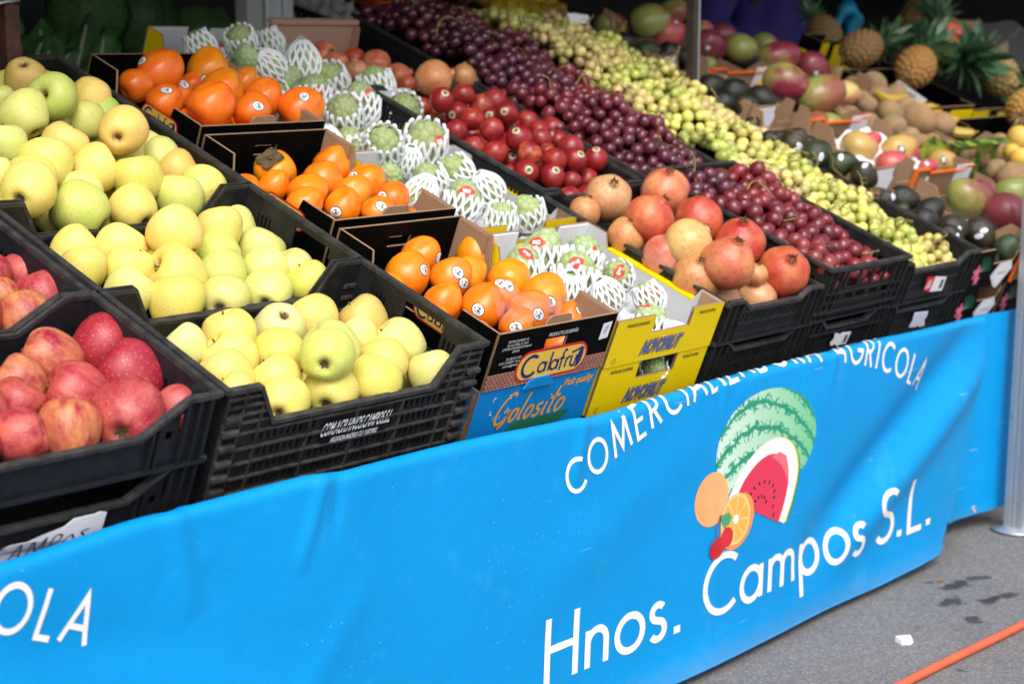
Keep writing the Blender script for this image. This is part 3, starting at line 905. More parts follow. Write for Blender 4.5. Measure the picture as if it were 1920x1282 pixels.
# --- column B: golden apples
b1 = crate('deep ribbed black crate of golden apples with white seller lettering', 1.510, 2.034, 0, .298, -.122, .066, .003, 'B', sidehole=(.083, .178, .125, .176))
b2 = crate('deep black crate of golden apples directly behind the lettered crate', 1.510, 2.034, .303, .601, -.122, .066, .003, 'B', sidehole=(.065, .160, .125, .176))
b3 = crate('deep black crate under the heaped golden apples, third from the front', 1.510, 2.034, .606, .904, -.122, .066, .003, 'B')
b4 = crate('deep black crate beside the rusty post, half empty behind the heaped apples', 1.510, 2.034, .909, 1.207, -.122, .066, .003, 'B')
L1 = text_vf('COM.AGR.HNOS.CAMPOS.S.L', .032, .345, .22, .0002)
front_print(b1, bevbox(-.068, .068, -.022, .022, 0, .004, .001), .2725, .0825, 'plastic', .004, 'name_plate')
front_print(b1, L1, .2725, .0905, 'white', .0052)
front_print(b1, text_vf('ARGANDA-MADRID-TLF. 9187/9002', .0125, .50, .2, .0001), .2725, .0705, 'white', .0052)

# --- column C: persimmon boxes
def calafrut(root, x, z, k, off, mirror=1, fn=None):
    fn = fn or (lambda p, o: (x + p[0] * k * mirror, -off - o, z + p[1] * k))
    def pill(a, b):
        return join(ell(b, b, 16, -a, 0, 90, 270), ell(b, b, 16, a, 0, -90, 90), ([(-a, -b, 0), (a, -b, 0), (a, b, 0), (-a, b, 0)], [(0, 1, 2, 3)]))
    L = []
    for nm, vf, m, o in (('logo_border', pill(.052, .0245), 'red', 0), ('logo_field', pill(.052, .0205), 'cream', .0006)):
        L.append((nm, vf, m, o))
    st = .0035
    t = [ribbon([(-.036, .012)] + [(-.046 + .016 * math.cos(a), .016 * math.sin(a)) for a in np.linspace(.9, 5.6, 16)], st * 1.5)]
    def ring(cx, r=.0075): return ribbon([(cx + r * math.cos(a), -.005 + r * math.sin(a)) for a in np.linspace(0, 2 * math.pi, 15)], st)
    t += [ring(-.020), ribbon([(-.012, .003), (-.012, -.013)], st), ribbon([(-.004, .017), (-.004, -.013)], st), ring(.006), ribbon([(.014, .003), (.014, -.013)], st),
          ribbon([(.028, .015), (.024, .016), (.0215, .012), (.0215, -.016)], st), ribbon([(.017, .003), (.027, .003)], st), ribbon([(.032, .003), (.032, -.013)], st), ribbon([(.032, -.002), (.036, .003), (.040, .003)], st),
          ribbon([(.043, .004), (.043, -.009), (.047, -.013), (.053, -.013), (.053, .004)], st), ribbon([(.060, .012), (.060, -.013)], st), ribbon([(.040, .009), (.058, .014), (.066, .012)], st)]
    L.append(('logo_lettering', join(*t), 'navy', .0012))
    L.append(('logo_lettering', xf(ell(.012, .018, 20, .0, 0, -80, 80), lambda p: (.055 + p[0], p[1], 0)), 'navy', .0009))
    for nm, vf, m, o in L: part(nm, xf(vf, lambda p: fn(p, o)), M[m], root)
def weave_mat():
    t = NT('basket_weave_print'); o = t.obj()
    x = t.sep(o)
    v = t.n('CombineXYZ', i={0: t.math('ADD', x[0], x[1]), 1: x[2], 2: 0}).outputs[0]
    b = t.n('TexBrick', i={'Vector': v, 'Scale': 62., 'Color1': (.50, .20, .13, 1), 'Color2': (.66, .34, .24, 1), 'Mortar': (.10, .02, .015, 1), 'Mortar Size': .09, 'Brick Width': .55, 'Row Height': .28, 'Mortar Smooth': .6})
    return t.out(b.outputs[0], .5, .4)
M['weave'] = weave_mat()
def persimmon_box(label, s0, s1, zb=-.030, zt=.077, prints=True, x0=2.068, x1=2.378):
    d, h, w = s1 - s0, zt - zb, x1 - x0
    r = carton(label, x0, x1, s0, s1, zb, zt, 'blackprint', sidetop=dip(d, .085, .100, h, h - .055), inm='kraft', endin='blackprint',
               hole=(w / 2 - .028, w / 2 + .028, h - .046, h - .026), backhole=(w / 2 - .028, w / 2 + .028, h - .046, h - .026), floor='blackprint', group='black persimmon boxes')
    # folded tab over the hand hole and the paler double folds at the corners
    tabp = [(-.032, 0), (.034, 0), (.030, .012), (.024, .015), (-.022, .015), (-.029, .011)]
    tv = [(w / 2 + a, y, h - .002 + b) for y in (.006, .010) for a, b in tabp]
    part('tab', (tv, [tuple(range(6)), tuple(range(6, 12))[::-1]] + [(i, 6 + i, 6 + (i + 1) % 6, (i + 1) % 6) for i in range(6)]), M['kraft'], r)
    for y in (.006, d - .082):
        for x in (.0055, w - .009): part('corner_flap', box(x, x + .0035, y, y + .076, .01, h - .002), M['kraft'], r)
    if prints:
        z0 = .031
        front_print(r, ([(0, 0, 0), (w, 0, 0), (w, z0, 0), (0, z0, 0)], [(0, 1, 2, 3)]), 0, 0, 'weave', .0007, 'weave_print')
        calafrut(r, .160, .034, 1.22, .0010)
        front_print(r, text_vf('PRODUCTO DE ESPAÑA', .0095, .75, .2, .0002), .168, .0885, 'offwhite')
        for k, s in enumerate(('FRUTAS CALAFRUT, S.L.', 'Pol. Ind. El Mijo, 21, Sonet', '(CASTELLÓ DE RUGAT) (Valencia)', 'ESPAÑA', '', 'Tel. (96) 231 10 87', 'R.G.S. 21/20009/V - R.I.A. 469/07', 'comercial@calafrut.es')):
            if s: front_print(r, text_vf(s, .0062, .8, .15, .0001), .053, .0895 - k * .0066, 'offwhite')
        st = front_print(r, ([(-.012, -.017, 0), (.012, -.015, 0), (.012, .017, 0), (-.012, .015, 0)], [(0, 1, 2, 3)]), .287, .076, 'white', .0011, 'sticker')
        front_print(r, xf(ell(.005, .009, 14), lambda p: (p[0] + .3 * p[1], p[1], 0)), .287, .079, 'lilac', .0016, 'sticker_print')
    # logo on the side panel, seen through the hand hole of the apple crate
    calafrut(r, 0, 0, 1, 0, 1, lambda p, o: (-.0012 - o, d * .33 - p[0] * .75, h - .040 + p[1] * .8))
    return r
persimmon_box('black basket printed persimmon box at the front, resting on the blue box', 0, .398)
persimmon_box('black persimmon box with a spotted fruit and brown calyx inside, second from the front', .425, .800, prints=False, x0=2.083, x1=2.393)
persimmon_box('black persimmon box with the ripest dark orange fruit, third from the front', .835, 1.20, prints=False, x0=2.105, x1=2.420)
c0 = carton('blue cardboard box with orange script under the black persimmon box', 2.066, 2.376, .003, .401, -.137, -.0315, 'blueprint', group='printed cardboard boxes')
part('tab', ([(x, y, z) for y in (-.0075, -.0035) for x, z in ((.105, .098), (.182, .098), (.172, .112), (.165, .116), (.126, .116), (.116, .112))], [tuple(range(6))[::-1], tuple(range(6, 12))] + [(i, (i + 1) % 6, 6 + (i + 1) % 6, 6 + i) for i in range(6)]), M['blueprint'], c0)
# script lettering drawn with strokes
def script(strokes, k, x, z, w, sh=.28):
    return join(*[xf(ribbon(cr_spline(s, 8), w), lambda p: (x + (p[0] + p[1] * sh) * k, z + p[1] * k, 0)) for s in strokes])
GOL = [[(.62, .92), (.45, 1.05), (.2, .85), (.05, .45), (.15, .05), (.42, .02), (.60, .28), (.58, .42), (.38, .40)], [(.62, .42), (.56, .0), (.40, -.18)],
       [(1.02, .42), (.84, .40), (.78, .15), (.90, .0), (1.05, .12), (1.06, .34), (.98, .44)], [(1.30, .95), (1.26, .5), (1.24, .1), (1.34, 0)],
       [(1.74, .42), (1.56, .40), (1.50, .15), (1.62, .0), (1.77, .12), (1.78, .34), (1.70, .44)], [(2.22, .44), (2.02, .40), (2.05, .26), (2.18, .18), (2.14, .02), (1.92, .02)],
       [(2.42, .44), (2.40, .2), (2.42, .02), (2.50, .02)], [(2.43, .66), (2.45, .70)], [(2.76, .95), (2.70, .4), (2.72, .05), (2.84, .03)], [(2.52, .55), (2.95, .62)],
       [(3.26, .44), (3.06, .42), (3.0, .16), (3.12, .0), (3.30, .12), (3.32, .34), (3.22, .46)]]
front_print(c0, script(GOL, .054, .054, .033, .105), 0, 0, 'orange', .0012)
front_print(c0, text_vf('fruit quality', .021, .8, .35, .0005), .262, .0885, 'orange', .0012)
front_print(c0, text_vf('Cat. I', .010, .8, .1), .062, .046, 'white', .0012)
front_print(c0, join(*[ribbon([(x + dx, z), (x, z), (x, z + dz)], .0016) for x, z, dx, dz in ((.042, .088, .006, -.008), (.086, .088, -.006, -.008), (.042, .056, .006, .008), (.086, .056, -.006, .008))]), 0, 0, 'white', .0012, 'printed_mark')
front_print(c0, join(*[poly([(x, .012), (x + .02, .026 + .004 * (i % 2)), (x + .045, .030), (x + .03, .016), (x + .012, .008)], 2) for i, x in enumerate(np.linspace(.09, .22, 6))]), 0, 0, 'green', .0009, 'printed_leaf')
for k in (0, 1): part('side_seam', box(-.0012, -.0002, .006, .012, .0, .104), M['edge'], c0) if k == 0 else None

# --- column D: yellow boxes of custard apples
def novo(r, w, z, k=1.0, wy=1):
    a = text_vf('NOVOFRUT', .037 * k, .58, .30, .0030)
    b = text_vf('NOVOFRUT', .037 * k, .58, .30, .0008); c2 = text_vf('NOVOFRUT', .037 * k, .58, .30, -.0006)
    front_print(r, a, w / 2 - .006, z, 'navy', .0009); front_print(r, b, w / 2 - .007, z + .0005, 'lilac', .0012); front_print(r, c2, w / 2 - .007, z + .0005, 'navy', .0015)
def yellow_box(label, s0, s1, zb, zt, prints=1, x0=2.390, x1=2.716):
    w, d, h = x1 - x0, s1 - s0, zt - zb
    lo = h - .036
    ft = ([.112, .113, .229, .230], lambda u: lo if .1125 < u < .2295 else h)
    r = carton(label, x0, x1, s0, s1, zb, zt, 'yellowprint', sidetop=dip(d, .05, .065, h, h - .030), fronttop=ft, backtop=ft, inm='greyboard', group='yellow custard apple boxes')
    part('side_flange', xf(box(w - .004, w + .016, .066, d - .066, h - .0298, h - .0268), lambda p: p), M['yellowprint'], r)
    for q in (box(.0055, .108, .0055, .009, .004, h - .002), box(w - .092, w - .0055, .0055, .009, .004, h - .002), box(w - .009, w - .0055, .0095, .05, .004, h - .002)): part('corner_flap', q, M['edge'], r)
    for q in (box(.0055, .108, d - .009, d - .0055, .004, h - .002), box(w - .092, w - .0055, d - .009, d - .0055, .004, h - .002)): part('corner_flap', q, M['whiteboard' if prints else 'greyboard'], r)
    part('tray_liner', join(*[xf(lathe([(0, 0), (.032, .004), (.040, .016), (.043, .018), (.0, .0181)][:4] + [(0, .0185)], 12), lambda p: (.05 + i * .078 + p[0], .05 + j * .085 + p[1], .022 - p[2])) for i in range(4) for j in range(4) if .05 + j * .085 < d - .04]), M['whiteboard'], r)
    if prints:
        novo(r, w, .027)
        front_print(r, text_vf('PRODUCIDO EN ESPAÑA', .0085, .68, .2, .0002), .062, h - .012, 'black')
        front_print(r, text_vf('PRODUCE IN SPAIN', .0085, .68, .2, .0002), .275, h - .012, 'black')
        front_print(r, ribbon([(.0055 * math.cos(a), .0055 * math.sin(a)) for a in np.linspace(0, 6.2832, 20)], .0008), .022, .012, 'black', .0010, 'printed_mark'); front_print(r, text_vf('1', .009), .022, .012, 'black')
    return r
yellow_box('yellow box of netted custard apples at the front, topmost of its stack', 0, .356, -.037, .056)
yellow_box('yellow box half hidden under the front custard apple box', .002, .358, -.137, -.039)
yellow_box('yellow box of netted custard apples, second from the front', .392, .756, -.045, .046, 0, 2.405, 2.735)
yellow_box('yellow box of custard apples with an empty space in its grey tray, third from front', .770, 1.120, -.052, .036, 0, 2.425, 2.755)
yellow_box('yellow box holding the rearmost custard apples beside the wooden box', 1.132, 1.44, -.045, .045, 0, 2.425, 2.690)
wb = carton('thin pale wooden box of pomegranates with a tall back board', 2.695, 2.963, 1.055, 1.352, -.05, .088, 'pinkwood', sidetop=([.27, .28], lambda u: .138 if u > .275 else .075), fronttop=([], lambda u: .07), inm='pinkwood', group='wooden boxes')
part('top_rail', bevbox(-.004, .272, .285, .303, .1385, .150, .002), M['pinkwood'], wb)

# --- columns E, F, G: black crates
GE = 'black plastic fruit crates'
crate('black crate of large pomegranates at the front beside the yellow boxes', 2.733, 3.068, 0, .490, -.037, .050, .031, 'E', GE, side_h=.082)
crate('empty black crate under the pomegranate crate', 2.733, 3.068, .003, .493, -.138, -.0395, -.060, 'E', GE)
crate('black crate of small red tamarillos behind the pomegranates', 2.733, 3.068, .497, 1.045, -.037, .056, .036, 'E', GE)
f1 = crate('black crate of red grapes with wide bars at the front', 3.076, 3.398, -.004, .490, -.012, .084, .084, 'F', GE)
crate('plain black crate between the red grape crate and the bottom row', 3.076, 3.398, .0, .494, -.0335, -.0165, -.017, 'F', GE, frontholes=False, side_h=.0165)
f0 = crate('black crate with a torn white label under the red grapes', 3.076, 3.398, .003, .493, -.138, -.037, -.060, 'E', GE)
crate('black crate of dark red grapes behind the pomegranates, second from the front', 3.076, 3.398, .497, 1.0, -.037, .064, .040, 'E', GE)
crate('black crate under the rearmost heap of red grapes', 3.076, 3.398, 1.007, 1.47, -.037, .064, .040, 'E', GE)
g1 = crate('black crate of green grapes with a red and white label at the front', 3.404, 3.756, 0, .490, -.039, .062, .040, 'G', GE)
g0 = crate('black crate with a crumpled white label under the green grapes', 3.404, 3.756, .003, .493, -.140, -.041, -.060, 'G', GE)
crate('black crate under the second heap of green grapes', 3.404, 3.740, .497, .80, -.039, .062, .040, 'E', GE)
crate('black crate under the rearmost heap of green grapes', 3.404, 3.740, .87, 1.42, -.039, .062, .040, 'E', GE)
# paper labels and round stickers on those crates
def fsticker(root, pts, m, off, name='label'):
    return part(name, ([(x, -off, z) for x, z in pts], [tuple(range(len(pts)))]), M[m], root)
fsticker(g1, [(.118, .063), (.158, .060), (.158, .021), (.125, .028)], 'red', .0085); fsticker(g1, [(.158, .060), (.216, .053), (.220, .017), (.158, .021)], 'white', .0085)
part('label_print', join(*[box(.196 + .002 * k, .1965 + .002 * k, -.0092, -.0088, .024 + .001 * (k % 3), .048) for k in range(7)]), M['black'], g1)
part('label_print', join(*[box(.126 + .002 * k, .150 - .001 * k, -.0092, -.0088, .032 + .0045 * k, .034 + .0045 * k) for k in range(5)]), M['white'], g1)
fsticker(g0, [(.133, .071), (.160, .069), (.202, .066), (.206, .050), (.200, .044), (.214, .027), (.190, .026), (.180, .031), (.165, .029), (.134, .033), (.139, .050)], 'paper', .0085)
part('label_print', join(*[box(.142, .195, -.0092, -.0088, .036 + .004 * k, .0368 + .004 * k) for k in range(8)]), M['lilac'], g0)
fsticker(f0, [(.118, .064), (.132, .062), (.142, .058), (.148, .062), (.190, .058), (.186, .028), (.160, .030), (.150, .026), (.140, .034), (.122, .032), (.112, .042), (.122, .050)], 'paper', .0085)
part('label_print', join(*[box(.168 + .0022 * k, .1687 + .0022 * k, -.0092, -.0088, .034, .052) for k in range(6)]), M['black'], f0)
FRUIT={
 'B1':('golden_apple',[
  [1.605,0.08,0.006,0.0278,"y","",[]],
  [1.664,0.041,-0.0,0.0359,"y","F",[]],
  [1.767,0.05,-0.005,0.0394,"y","F",[]],
  [1.854,0.045,-0.0,0.0398,"g","",[]],
  [1.977,0.041,-0.0,0.0356,"l","",[]],
  [1.631,0.132,-0.001,0.0385,"y","",[]],
  [1.699,0.099,-0.0,0.0365,"y","",[]],
  [1.75,0.059,0.055,0.0389,"G","F",[]],
  [1.918,0.092,-0.0,0.0373,"y","",[]],
  [1.98,0.091,-0.045,0.0195,"y","",[]],
  [1.679,0.183,-0.005,0.0403,"y","",[]],
  [1.759,0.164,-0.0,0.0386,"g","F",[]],
  [1.833,0.129,0.02,0.0406,"l","",[]],
  [1.99,0.132,-0.0,0.0401,"l","",[]],
  [1.626,0.224,-0.0,0.031,"p","",[]],
  [1.725,0.241,-0.001,0.0389,"y","",[]],
  [1.819,0.233,-0.0,0.0403,"p","U",[]],
  [1.902,0.247,-0.0,0.0386,"a","",[]],
  [1.936,0.171,-0.0,0.0311,"l","",[]],
  [1.986,0.216,-0.0,0.0403,"r","",[]],
]),
 'B2':('golden_apple',[
  [1.648,0.402,-0.0,0.0365,"l","",[]],
  [1.703,0.351,-0.0,0.042,"g","",[]],
  [1.792,0.343,-0.0,0.038,"l","F",[]],
  [1.884,0.343,-0.0,0.0379,"l","F",[]],
  [1.979,0.351,0.002,0.0375,"g","",[]],
  [1.625,0.491,-0.0,0.0344,"y","",[]],
  [1.695,0.473,0.0,0.0379,"y","",[]],
  [1.758,0.424,0.005,0.0447,"a","",[]],
  [1.846,0.415,0.001,0.0385,"G","",[]],
  [1.939,0.419,0.0,0.0363,"l","",[]],
  [1.995,0.406,-0.002,0.0354,"l","",[]],
  [1.65,0.556,0.0,0.0358,"y","",[]],
  [1.726,0.539,-0.0,0.0403,"y","",[]],
  [1.786,0.492,-0.005,0.0339,"y","",[]],
  [1.879,0.477,0.005,0.0374,"G","",[]],
  [1.979,0.479,-0.0,0.0403,"l","",[]],
  [1.786,0.482,0.05,0.0415,"a","",[]],
  [1.907,0.514,0.035,0.037,"y","",[]],
  [1.994,0.569,-0.0,0.0369,"l","",[]],
]),
 'B3':('golden_apple',[
  [1.723,0.652,0.018,0.0451,"G","",[]],
  [1.829,0.648,0.014,0.0393,"y","R",[]],
  [1.924,0.649,0.028,0.0408,"G","",[]],
  [1.991,0.673,0.03,0.0396,"y","F",[]],
  [1.623,0.666,0.057,0.0428,"y","F",[]],
  [1.669,0.728,0.041,0.041,"g","",[]],
  [1.865,0.695,0.049,0.0412,"g","",[]],
  [1.763,0.716,0.017,0.0391,"l","",[]],
  [1.807,0.745,0.045,0.0405,"y","",[]],
  [1.717,0.759,0.055,0.0424,"y","",[]],
  [1.784,0.812,0.063,0.0381,"a","",[]],
  [1.889,0.792,0.095,0.0405,"a","F",[]],
  [1.996,0.84,0.03,0.0345,"l","",[]],
  [1.995,0.75,0.03,0.0355,"o","",[]],
  [1.993,0.798,0.031,0.038,"l","",[]],
  [2.007,0.855,0.029,0.023,"g","",[]],
  [1.948,0.823,0.02,0.0344,"l","",[]],
  [1.943,0.936,0.005,0.0198,"a","",[]],
  [1.821,0.693,-0.021,0.0277,"g","",[]],
  [1.7,0.7,-0.017,0.0246,"y","",[]],
]),
 'B4':('golden_apple',[
  [1.917,0.939,0.05,0.0379,"G","",[]],
  [1.98,1.01,0.063,0.035,"a","",[]],
  [1.85,0.947,0.096,0.0412,"G","V",[]],
  [1.776,0.922,0.075,0.0413,"l","",[]],
  [1.672,0.816,0.07,0.0341,"l","",[]],
  [1.603,0.727,0.06,0.025,"l","",[]],
  [1.798,1.023,0.06,0.0236,"l","",[]],
  [1.89,1.093,0.07,0.0393,"r","U",[]],
  [1.993,1.059,0.03,0.037,"g","",[]],
  [1.99,0.987,0.031,0.0404,"G","",[]],
  [1.886,1.0,0.02,0.0202,"p","",[]],
  [2.014,1.009,0.047,0.0152,"G","",[]],
  [1.869,0.947,0.048,0.0169,"G","",[]],
]),
 'A1':('red_apple',[
  [1.482,0.241,0.009,0.043,"d","",[]],
  [1.388,0.229,0.01,0.0432,"o","",[]],
  [1.472,0.154,0.011,0.0496,"d","",[]],
  [1.316,0.192,0.007,0.0347,"o","",[]],
  [1.372,0.138,0.004,0.0458,"m","",[]],
  [1.482,0.06,0.01,0.0317,"m","",[]],
  [1.279,0.142,0.009,0.0324,"m","",[]],
  [1.307,0.06,0.01,0.0384,"o","",[]],
  [1.394,0.055,0.016,0.048,"m","F",[]],
  [1.232,0.067,0.01,0.0341,"m","",[]],
  [1.214,0.136,0.014,0.0379,"m","",[]],
  [1.166,0.076,0.01,0.0368,"d","",[]],
]),
 'A2':('red_apple',[
  [1.497,0.474,0.009,0.0348,"m","",[]],
  [1.486,0.396,0.012,0.0397,"m","",[]],
  [1.425,0.346,0.009,0.0394,"o","",[]],
  [1.429,0.419,0.012,0.0235,"o","",[]],
  [1.358,0.374,0.013,0.0381,"m","",[]],
  [1.432,0.474,0.015,0.0357,"m","",[]],
]),
 'C1':('persimmon',[
  [2.17,0.307,0.02,0.0392,"o","S",[[0.14,-0.94,0.31]]],
  [2.258,0.364,0.02,0.0342,"o","S",[[0.56,-0.83,-0.06]]],
  [2.392,0.347,0.02,0.0391,"y","S",[[0.06,-0.88,-0.48]]],
  [2.305,0.284,0.017,0.0336,"y","",[]],
  [2.245,0.271,0.023,0.0365,"o","S",[[-0.37,-0.82,0.43],[-0.12,-0.98,-0.13]]],
  [2.158,0.204,0.02,0.032,"o","",[]],
  [2.22,0.166,0.023,0.038,"o","S",[[-0.87,-0.5,0.03]]],
  [2.221,0.2,-0.023,0.0256,"o","",[]],
  [2.371,0.241,0.02,0.0387,"y","",[]],
  [2.296,0.194,0.02,0.0335,"o","S",[[-0.43,-0.38,0.82],[-0.07,-0.73,0.68]]],
  [2.382,0.166,0.02,0.0421,"y","S",[[-0.53,-0.85,-0.0]]],
  [2.303,0.128,0.02,0.0385,"o","S",[[-0.39,-0.92,0.08]]],
  [2.235,0.094,0.02,0.0308,"o","S",[[-0.8,-0.59,0.12]]],
  [2.374,0.089,0.02,0.0306,"r","S",[[0.03,-0.81,0.58]]],
]),
 'C2':('persimmon',[
  [2.224,0.739,0.02,0.0396,"y","K",[]],
  [2.175,0.685,0.02,0.0274,"o","",[]],
  [2.222,0.641,0.02,0.0376,"o","",[]],
  [2.176,0.598,0.02,0.0322,"o","",[]],
  [2.302,0.689,0.02,0.0373,"o","",[]],
  [2.378,0.744,0.02,0.0395,"o","",[]],
  [2.317,0.621,0.02,0.037,"o","",[[-0.89,-0.38,0.25]]],
  [2.254,0.576,0.02,0.0336,"o","",[[-0.9,-0.41,-0.17]]],
  [2.387,0.657,0.02,0.0378,"o","",[[-0.85,0.02,0.53]]],
  [2.397,0.587,0.02,0.0333,"r","",[[-0.96,-0.11,0.26]]],
  [2.313,0.541,0.02,0.0306,"o","",[[-0.39,-0.77,0.51]]],
  [2.403,0.52,0.02,0.0181,"o","",[]],
]),
 'C3':('persimmon',[
  [2.215,1.114,0.071,0.0447,"r","",[[-0.86,0.13,0.49]]],
  [2.369,1.151,0.057,0.0437,"y","",[[-0.65,-0.66,-0.39]]],
  [2.152,1.102,0.049,0.0336,"r","",[]],
  [2.162,1.021,0.045,0.0345,"r","",[[-0.24,-0.57,0.79]]],
  [2.258,1.1,0.027,0.0312,"r","",[[0.03,-0.69,0.72]]],
  [2.317,1.135,0.033,0.0234,"r","",[]],
  [2.316,1.037,0.06,0.0425,"o","",[]],
  [2.216,0.948,0.068,0.0449,"r","",[]],
  [2.437,1.109,0.045,0.0311,"o","",[]],
  [2.39,0.993,0.06,0.0393,"r","",[]],
  [2.309,0.93,0.06,0.0383,"r","",[[-0.33,-0.88,0.34]]],
  [2.441,0.934,0.06,0.0448,"r","",[[-0.36,-0.69,0.63]]],
  [2.196,0.99,0.02,0.0224,"r","",[]],
]),
 'D1':('cherimoya',[
  [2.555,0.324,0.025,0.0383,"B","",[[-0.84,-0.28,0.46]]],
  [2.453,0.285,0.025,0.0328,"B","",[[-0.4,-0.64,0.66]]],
  [2.644,0.292,0.025,0.0342,"B","",[[-0.29,-0.96,-0.01]]],
  [2.543,0.226,0.025,0.0401,"B","",[[-0.65,-0.53,0.54]]],
  [2.63,0.192,0.025,0.0318,"N","",[[-0.62,-0.65,0.44]]],
  [2.454,0.171,0.025,0.0365,"N","",[]],
  [2.531,0.136,0.025,0.0308,"N","",[]],
  [2.622,0.104,0.025,0.03,"N","",[[-0.44,-0.62,0.65]]],
  [2.55,0.043,0.018,0.0305,"B","",[[-0.36,0.19,0.91]]],
  [2.532,0.181,-0.02,0.02,"B","",[]],
]),
 'D0':('cherimoya',[
  [2.598,0.028,-0.085,0.0259,"N","",[]],
]),
 'D2':('cherimoya',[
  [2.536,0.775,0.045,0.044,"N","",[]],
  [2.483,0.689,0.02,0.0258,"B","",[]],
  [2.653,0.769,0.049,0.0488,"N","",[[-0.05,-1.0,0.09]]],
  [2.646,0.663,0.03,0.0369,"N","",[]],
  [2.534,0.629,0.035,0.0359,"N","",[]],
  [2.464,0.579,0.03,0.0351,"N","",[]],
  [2.558,0.548,0.03,0.0344,"B","",[[-0.54,-0.69,0.48]]],
  [2.668,0.585,0.025,0.0343,"N","",[]],
  [2.684,0.483,0.02,0.0363,"N","",[[-0.58,0.72,0.4]]],
  [2.583,0.464,0.02,0.0342,"N","",[]],
  [2.595,0.747,0.021,0.0296,"N","",[]],
]),
 'D3':('cherimoya',[
  [2.542,1.264,0.08,0.0352,"N","",[]],
  [2.517,1.207,0.065,0.0274,"B","",[]],
  [2.666,1.309,0.06,0.0334,"N","",[]],
  [2.565,1.186,0.052,0.0369,"N","",[[-0.81,-0.51,0.29]]],
  [2.662,1.185,0.057,0.0434,"N","",[]],
  [2.613,1.167,0.023,0.0349,"B","",[]],
  [2.715,1.142,0.033,0.0437,"N","",[]],
  [2.633,1.101,0.03,0.0347,"B","",[[-0.37,-0.93,-0.04]]],
  [2.58,0.946,0.04,0.0425,"N","",[]],
  [2.686,1.009,0.04,0.0392,"B","",[[-0.13,-0.9,0.43]]],
  [2.813,1.093,0.04,0.043,"N","",[]],
  [2.782,0.964,0.031,0.0432,"N","",[]],
  [2.716,1.291,0.04,0.0193,"B","",[]],
  [2.794,1.337,0.04,0.0184,"N","",[]],
  [2.471,1.309,0.05,0.0349,"N","",[]],
  [2.522,1.305,0.03,0.0283,"B","",[[-0.28,-0.87,0.41]]],
]),
 'X1':('pomegranate',[
  [2.838,1.303,0.03,0.032,"o","",[]],
  [2.925,1.286,0.027,0.0269,"r","",[]],
  [2.829,1.245,0.028,0.0309,"o","",[]],
  [2.941,1.23,0.033,0.0362,"o","",[]],
  [2.845,1.194,0.032,0.0277,"t","",[]],
  [2.955,1.164,0.03,0.0321,"o","",[]],
  [2.894,1.146,0.03,0.0239,"o","",[]],
  [2.938,1.114,0.03,0.0232,"r","",[]],
]),
 'X2':('pomegranate',[
  [2.911,1.018,0.085,0.0442,"b","",[]],
  [3.061,1.062,0.07,0.0306,"b","",[]],
]),
 'E2':('tamarillo',[
  [2.802,0.884,0.092,0.0273,"S","",[[-0.33,-0.73,0.6]]],
  [2.93,0.938,0.08,0.0248,"R","",[]],
  [2.841,0.967,0.039,0.0229,"R","",[]],
  [2.84,0.913,0.03,0.0207,"O","",[]],
  [2.841,0.864,0.068,0.0267,"S","",[[-0.95,-0.31,-0.09]]],
  [2.83,0.81,0.078,0.0258,"R","",[]],
  [2.979,0.919,0.06,0.0262,"O","",[]],
  [3.076,1.014,0.04,0.0144,"R","",[]],
  [3.05,0.941,0.06,0.029,"P","",[]],
  [3.128,0.991,0.05,0.0199,"O","",[]],
  [2.98,0.841,0.074,0.0259,"S","",[[-0.86,-0.46,0.2]]],
  [2.974,0.877,0.05,0.0208,"S","",[[-0.85,-0.48,0.24]]],
  [2.804,0.727,0.09,0.0267,"R","",[]],
  [2.792,0.811,0.052,0.0238,"P","",[]],
  [2.764,0.728,0.051,0.0234,"R","",[]],
  [2.798,0.697,0.049,0.0267,"R","",[]],
  [2.846,0.682,0.086,0.0295,"S","",[[-0.71,-0.31,0.63]]],
  [3.007,0.84,0.046,0.0191,"S","",[[-0.73,-0.68,-0.03]]],
  [3.063,0.84,0.05,0.0263,"R","",[]],
  [3.107,0.889,0.05,0.0243,"R","",[]],
  [3.084,0.786,0.057,0.0256,"R","",[]],
  [3.04,0.785,0.053,0.0231,"R","",[]],
  [3.007,0.746,0.05,0.0243,"P","",[]],
  [3.052,0.734,0.05,0.0236,"S","",[[-0.75,0.3,0.59]]],
  [3.138,0.762,0.05,0.0264,"O","",[]],
  [3.022,0.672,0.06,0.0298,"P","",[]],
  [3.133,0.695,0.05,0.0238,"R","",[]],
  [2.835,0.635,0.071,0.0266,"O","",[]],
  [2.981,0.701,0.04,0.0204,"O","",[]],
  [2.915,0.627,0.056,0.0281,"R","",[]],
  [2.969,0.612,0.06,0.0264,"S","",[[-0.22,-0.78,0.59]]],
  [3.039,0.611,0.06,0.0276,"S","",[[-0.39,-0.37,0.84]]],
  [3.149,0.649,0.03,0.018,"O","",[]],
  [2.853,0.69,0.03,0.0237,"S","",[[-0.52,-0.61,0.59]]],
  [2.806,0.608,0.044,0.0264,"S","",[[-0.55,-0.8,0.25]]],
  [2.819,0.658,0.02,0.0169,"R","",[]],
  [2.882,0.596,0.035,0.0279,"S","",[[-0.36,-0.74,0.56]]],
  [2.958,0.598,0.02,0.0211,"P","",[]],
  [3.011,0.597,0.02,0.0242,"R","",[]],
  [3.086,0.608,0.02,0.0206,"R","",[]],
  [3.145,0.614,0.02,0.0208,"R","",[]],
  [2.811,0.714,0.01,0.0165,"R","",[]],
  [2.763,0.649,0.03,0.0124,"R","",[]],
]),
 'E1':('pomegranate',[
  [2.849,0.418,0.07,0.0488,"t","U",[]],
  [3.043,0.414,0.07,0.0525,"o","V",[]],
  [2.794,0.27,0.095,0.0497,"r","V2",[]],
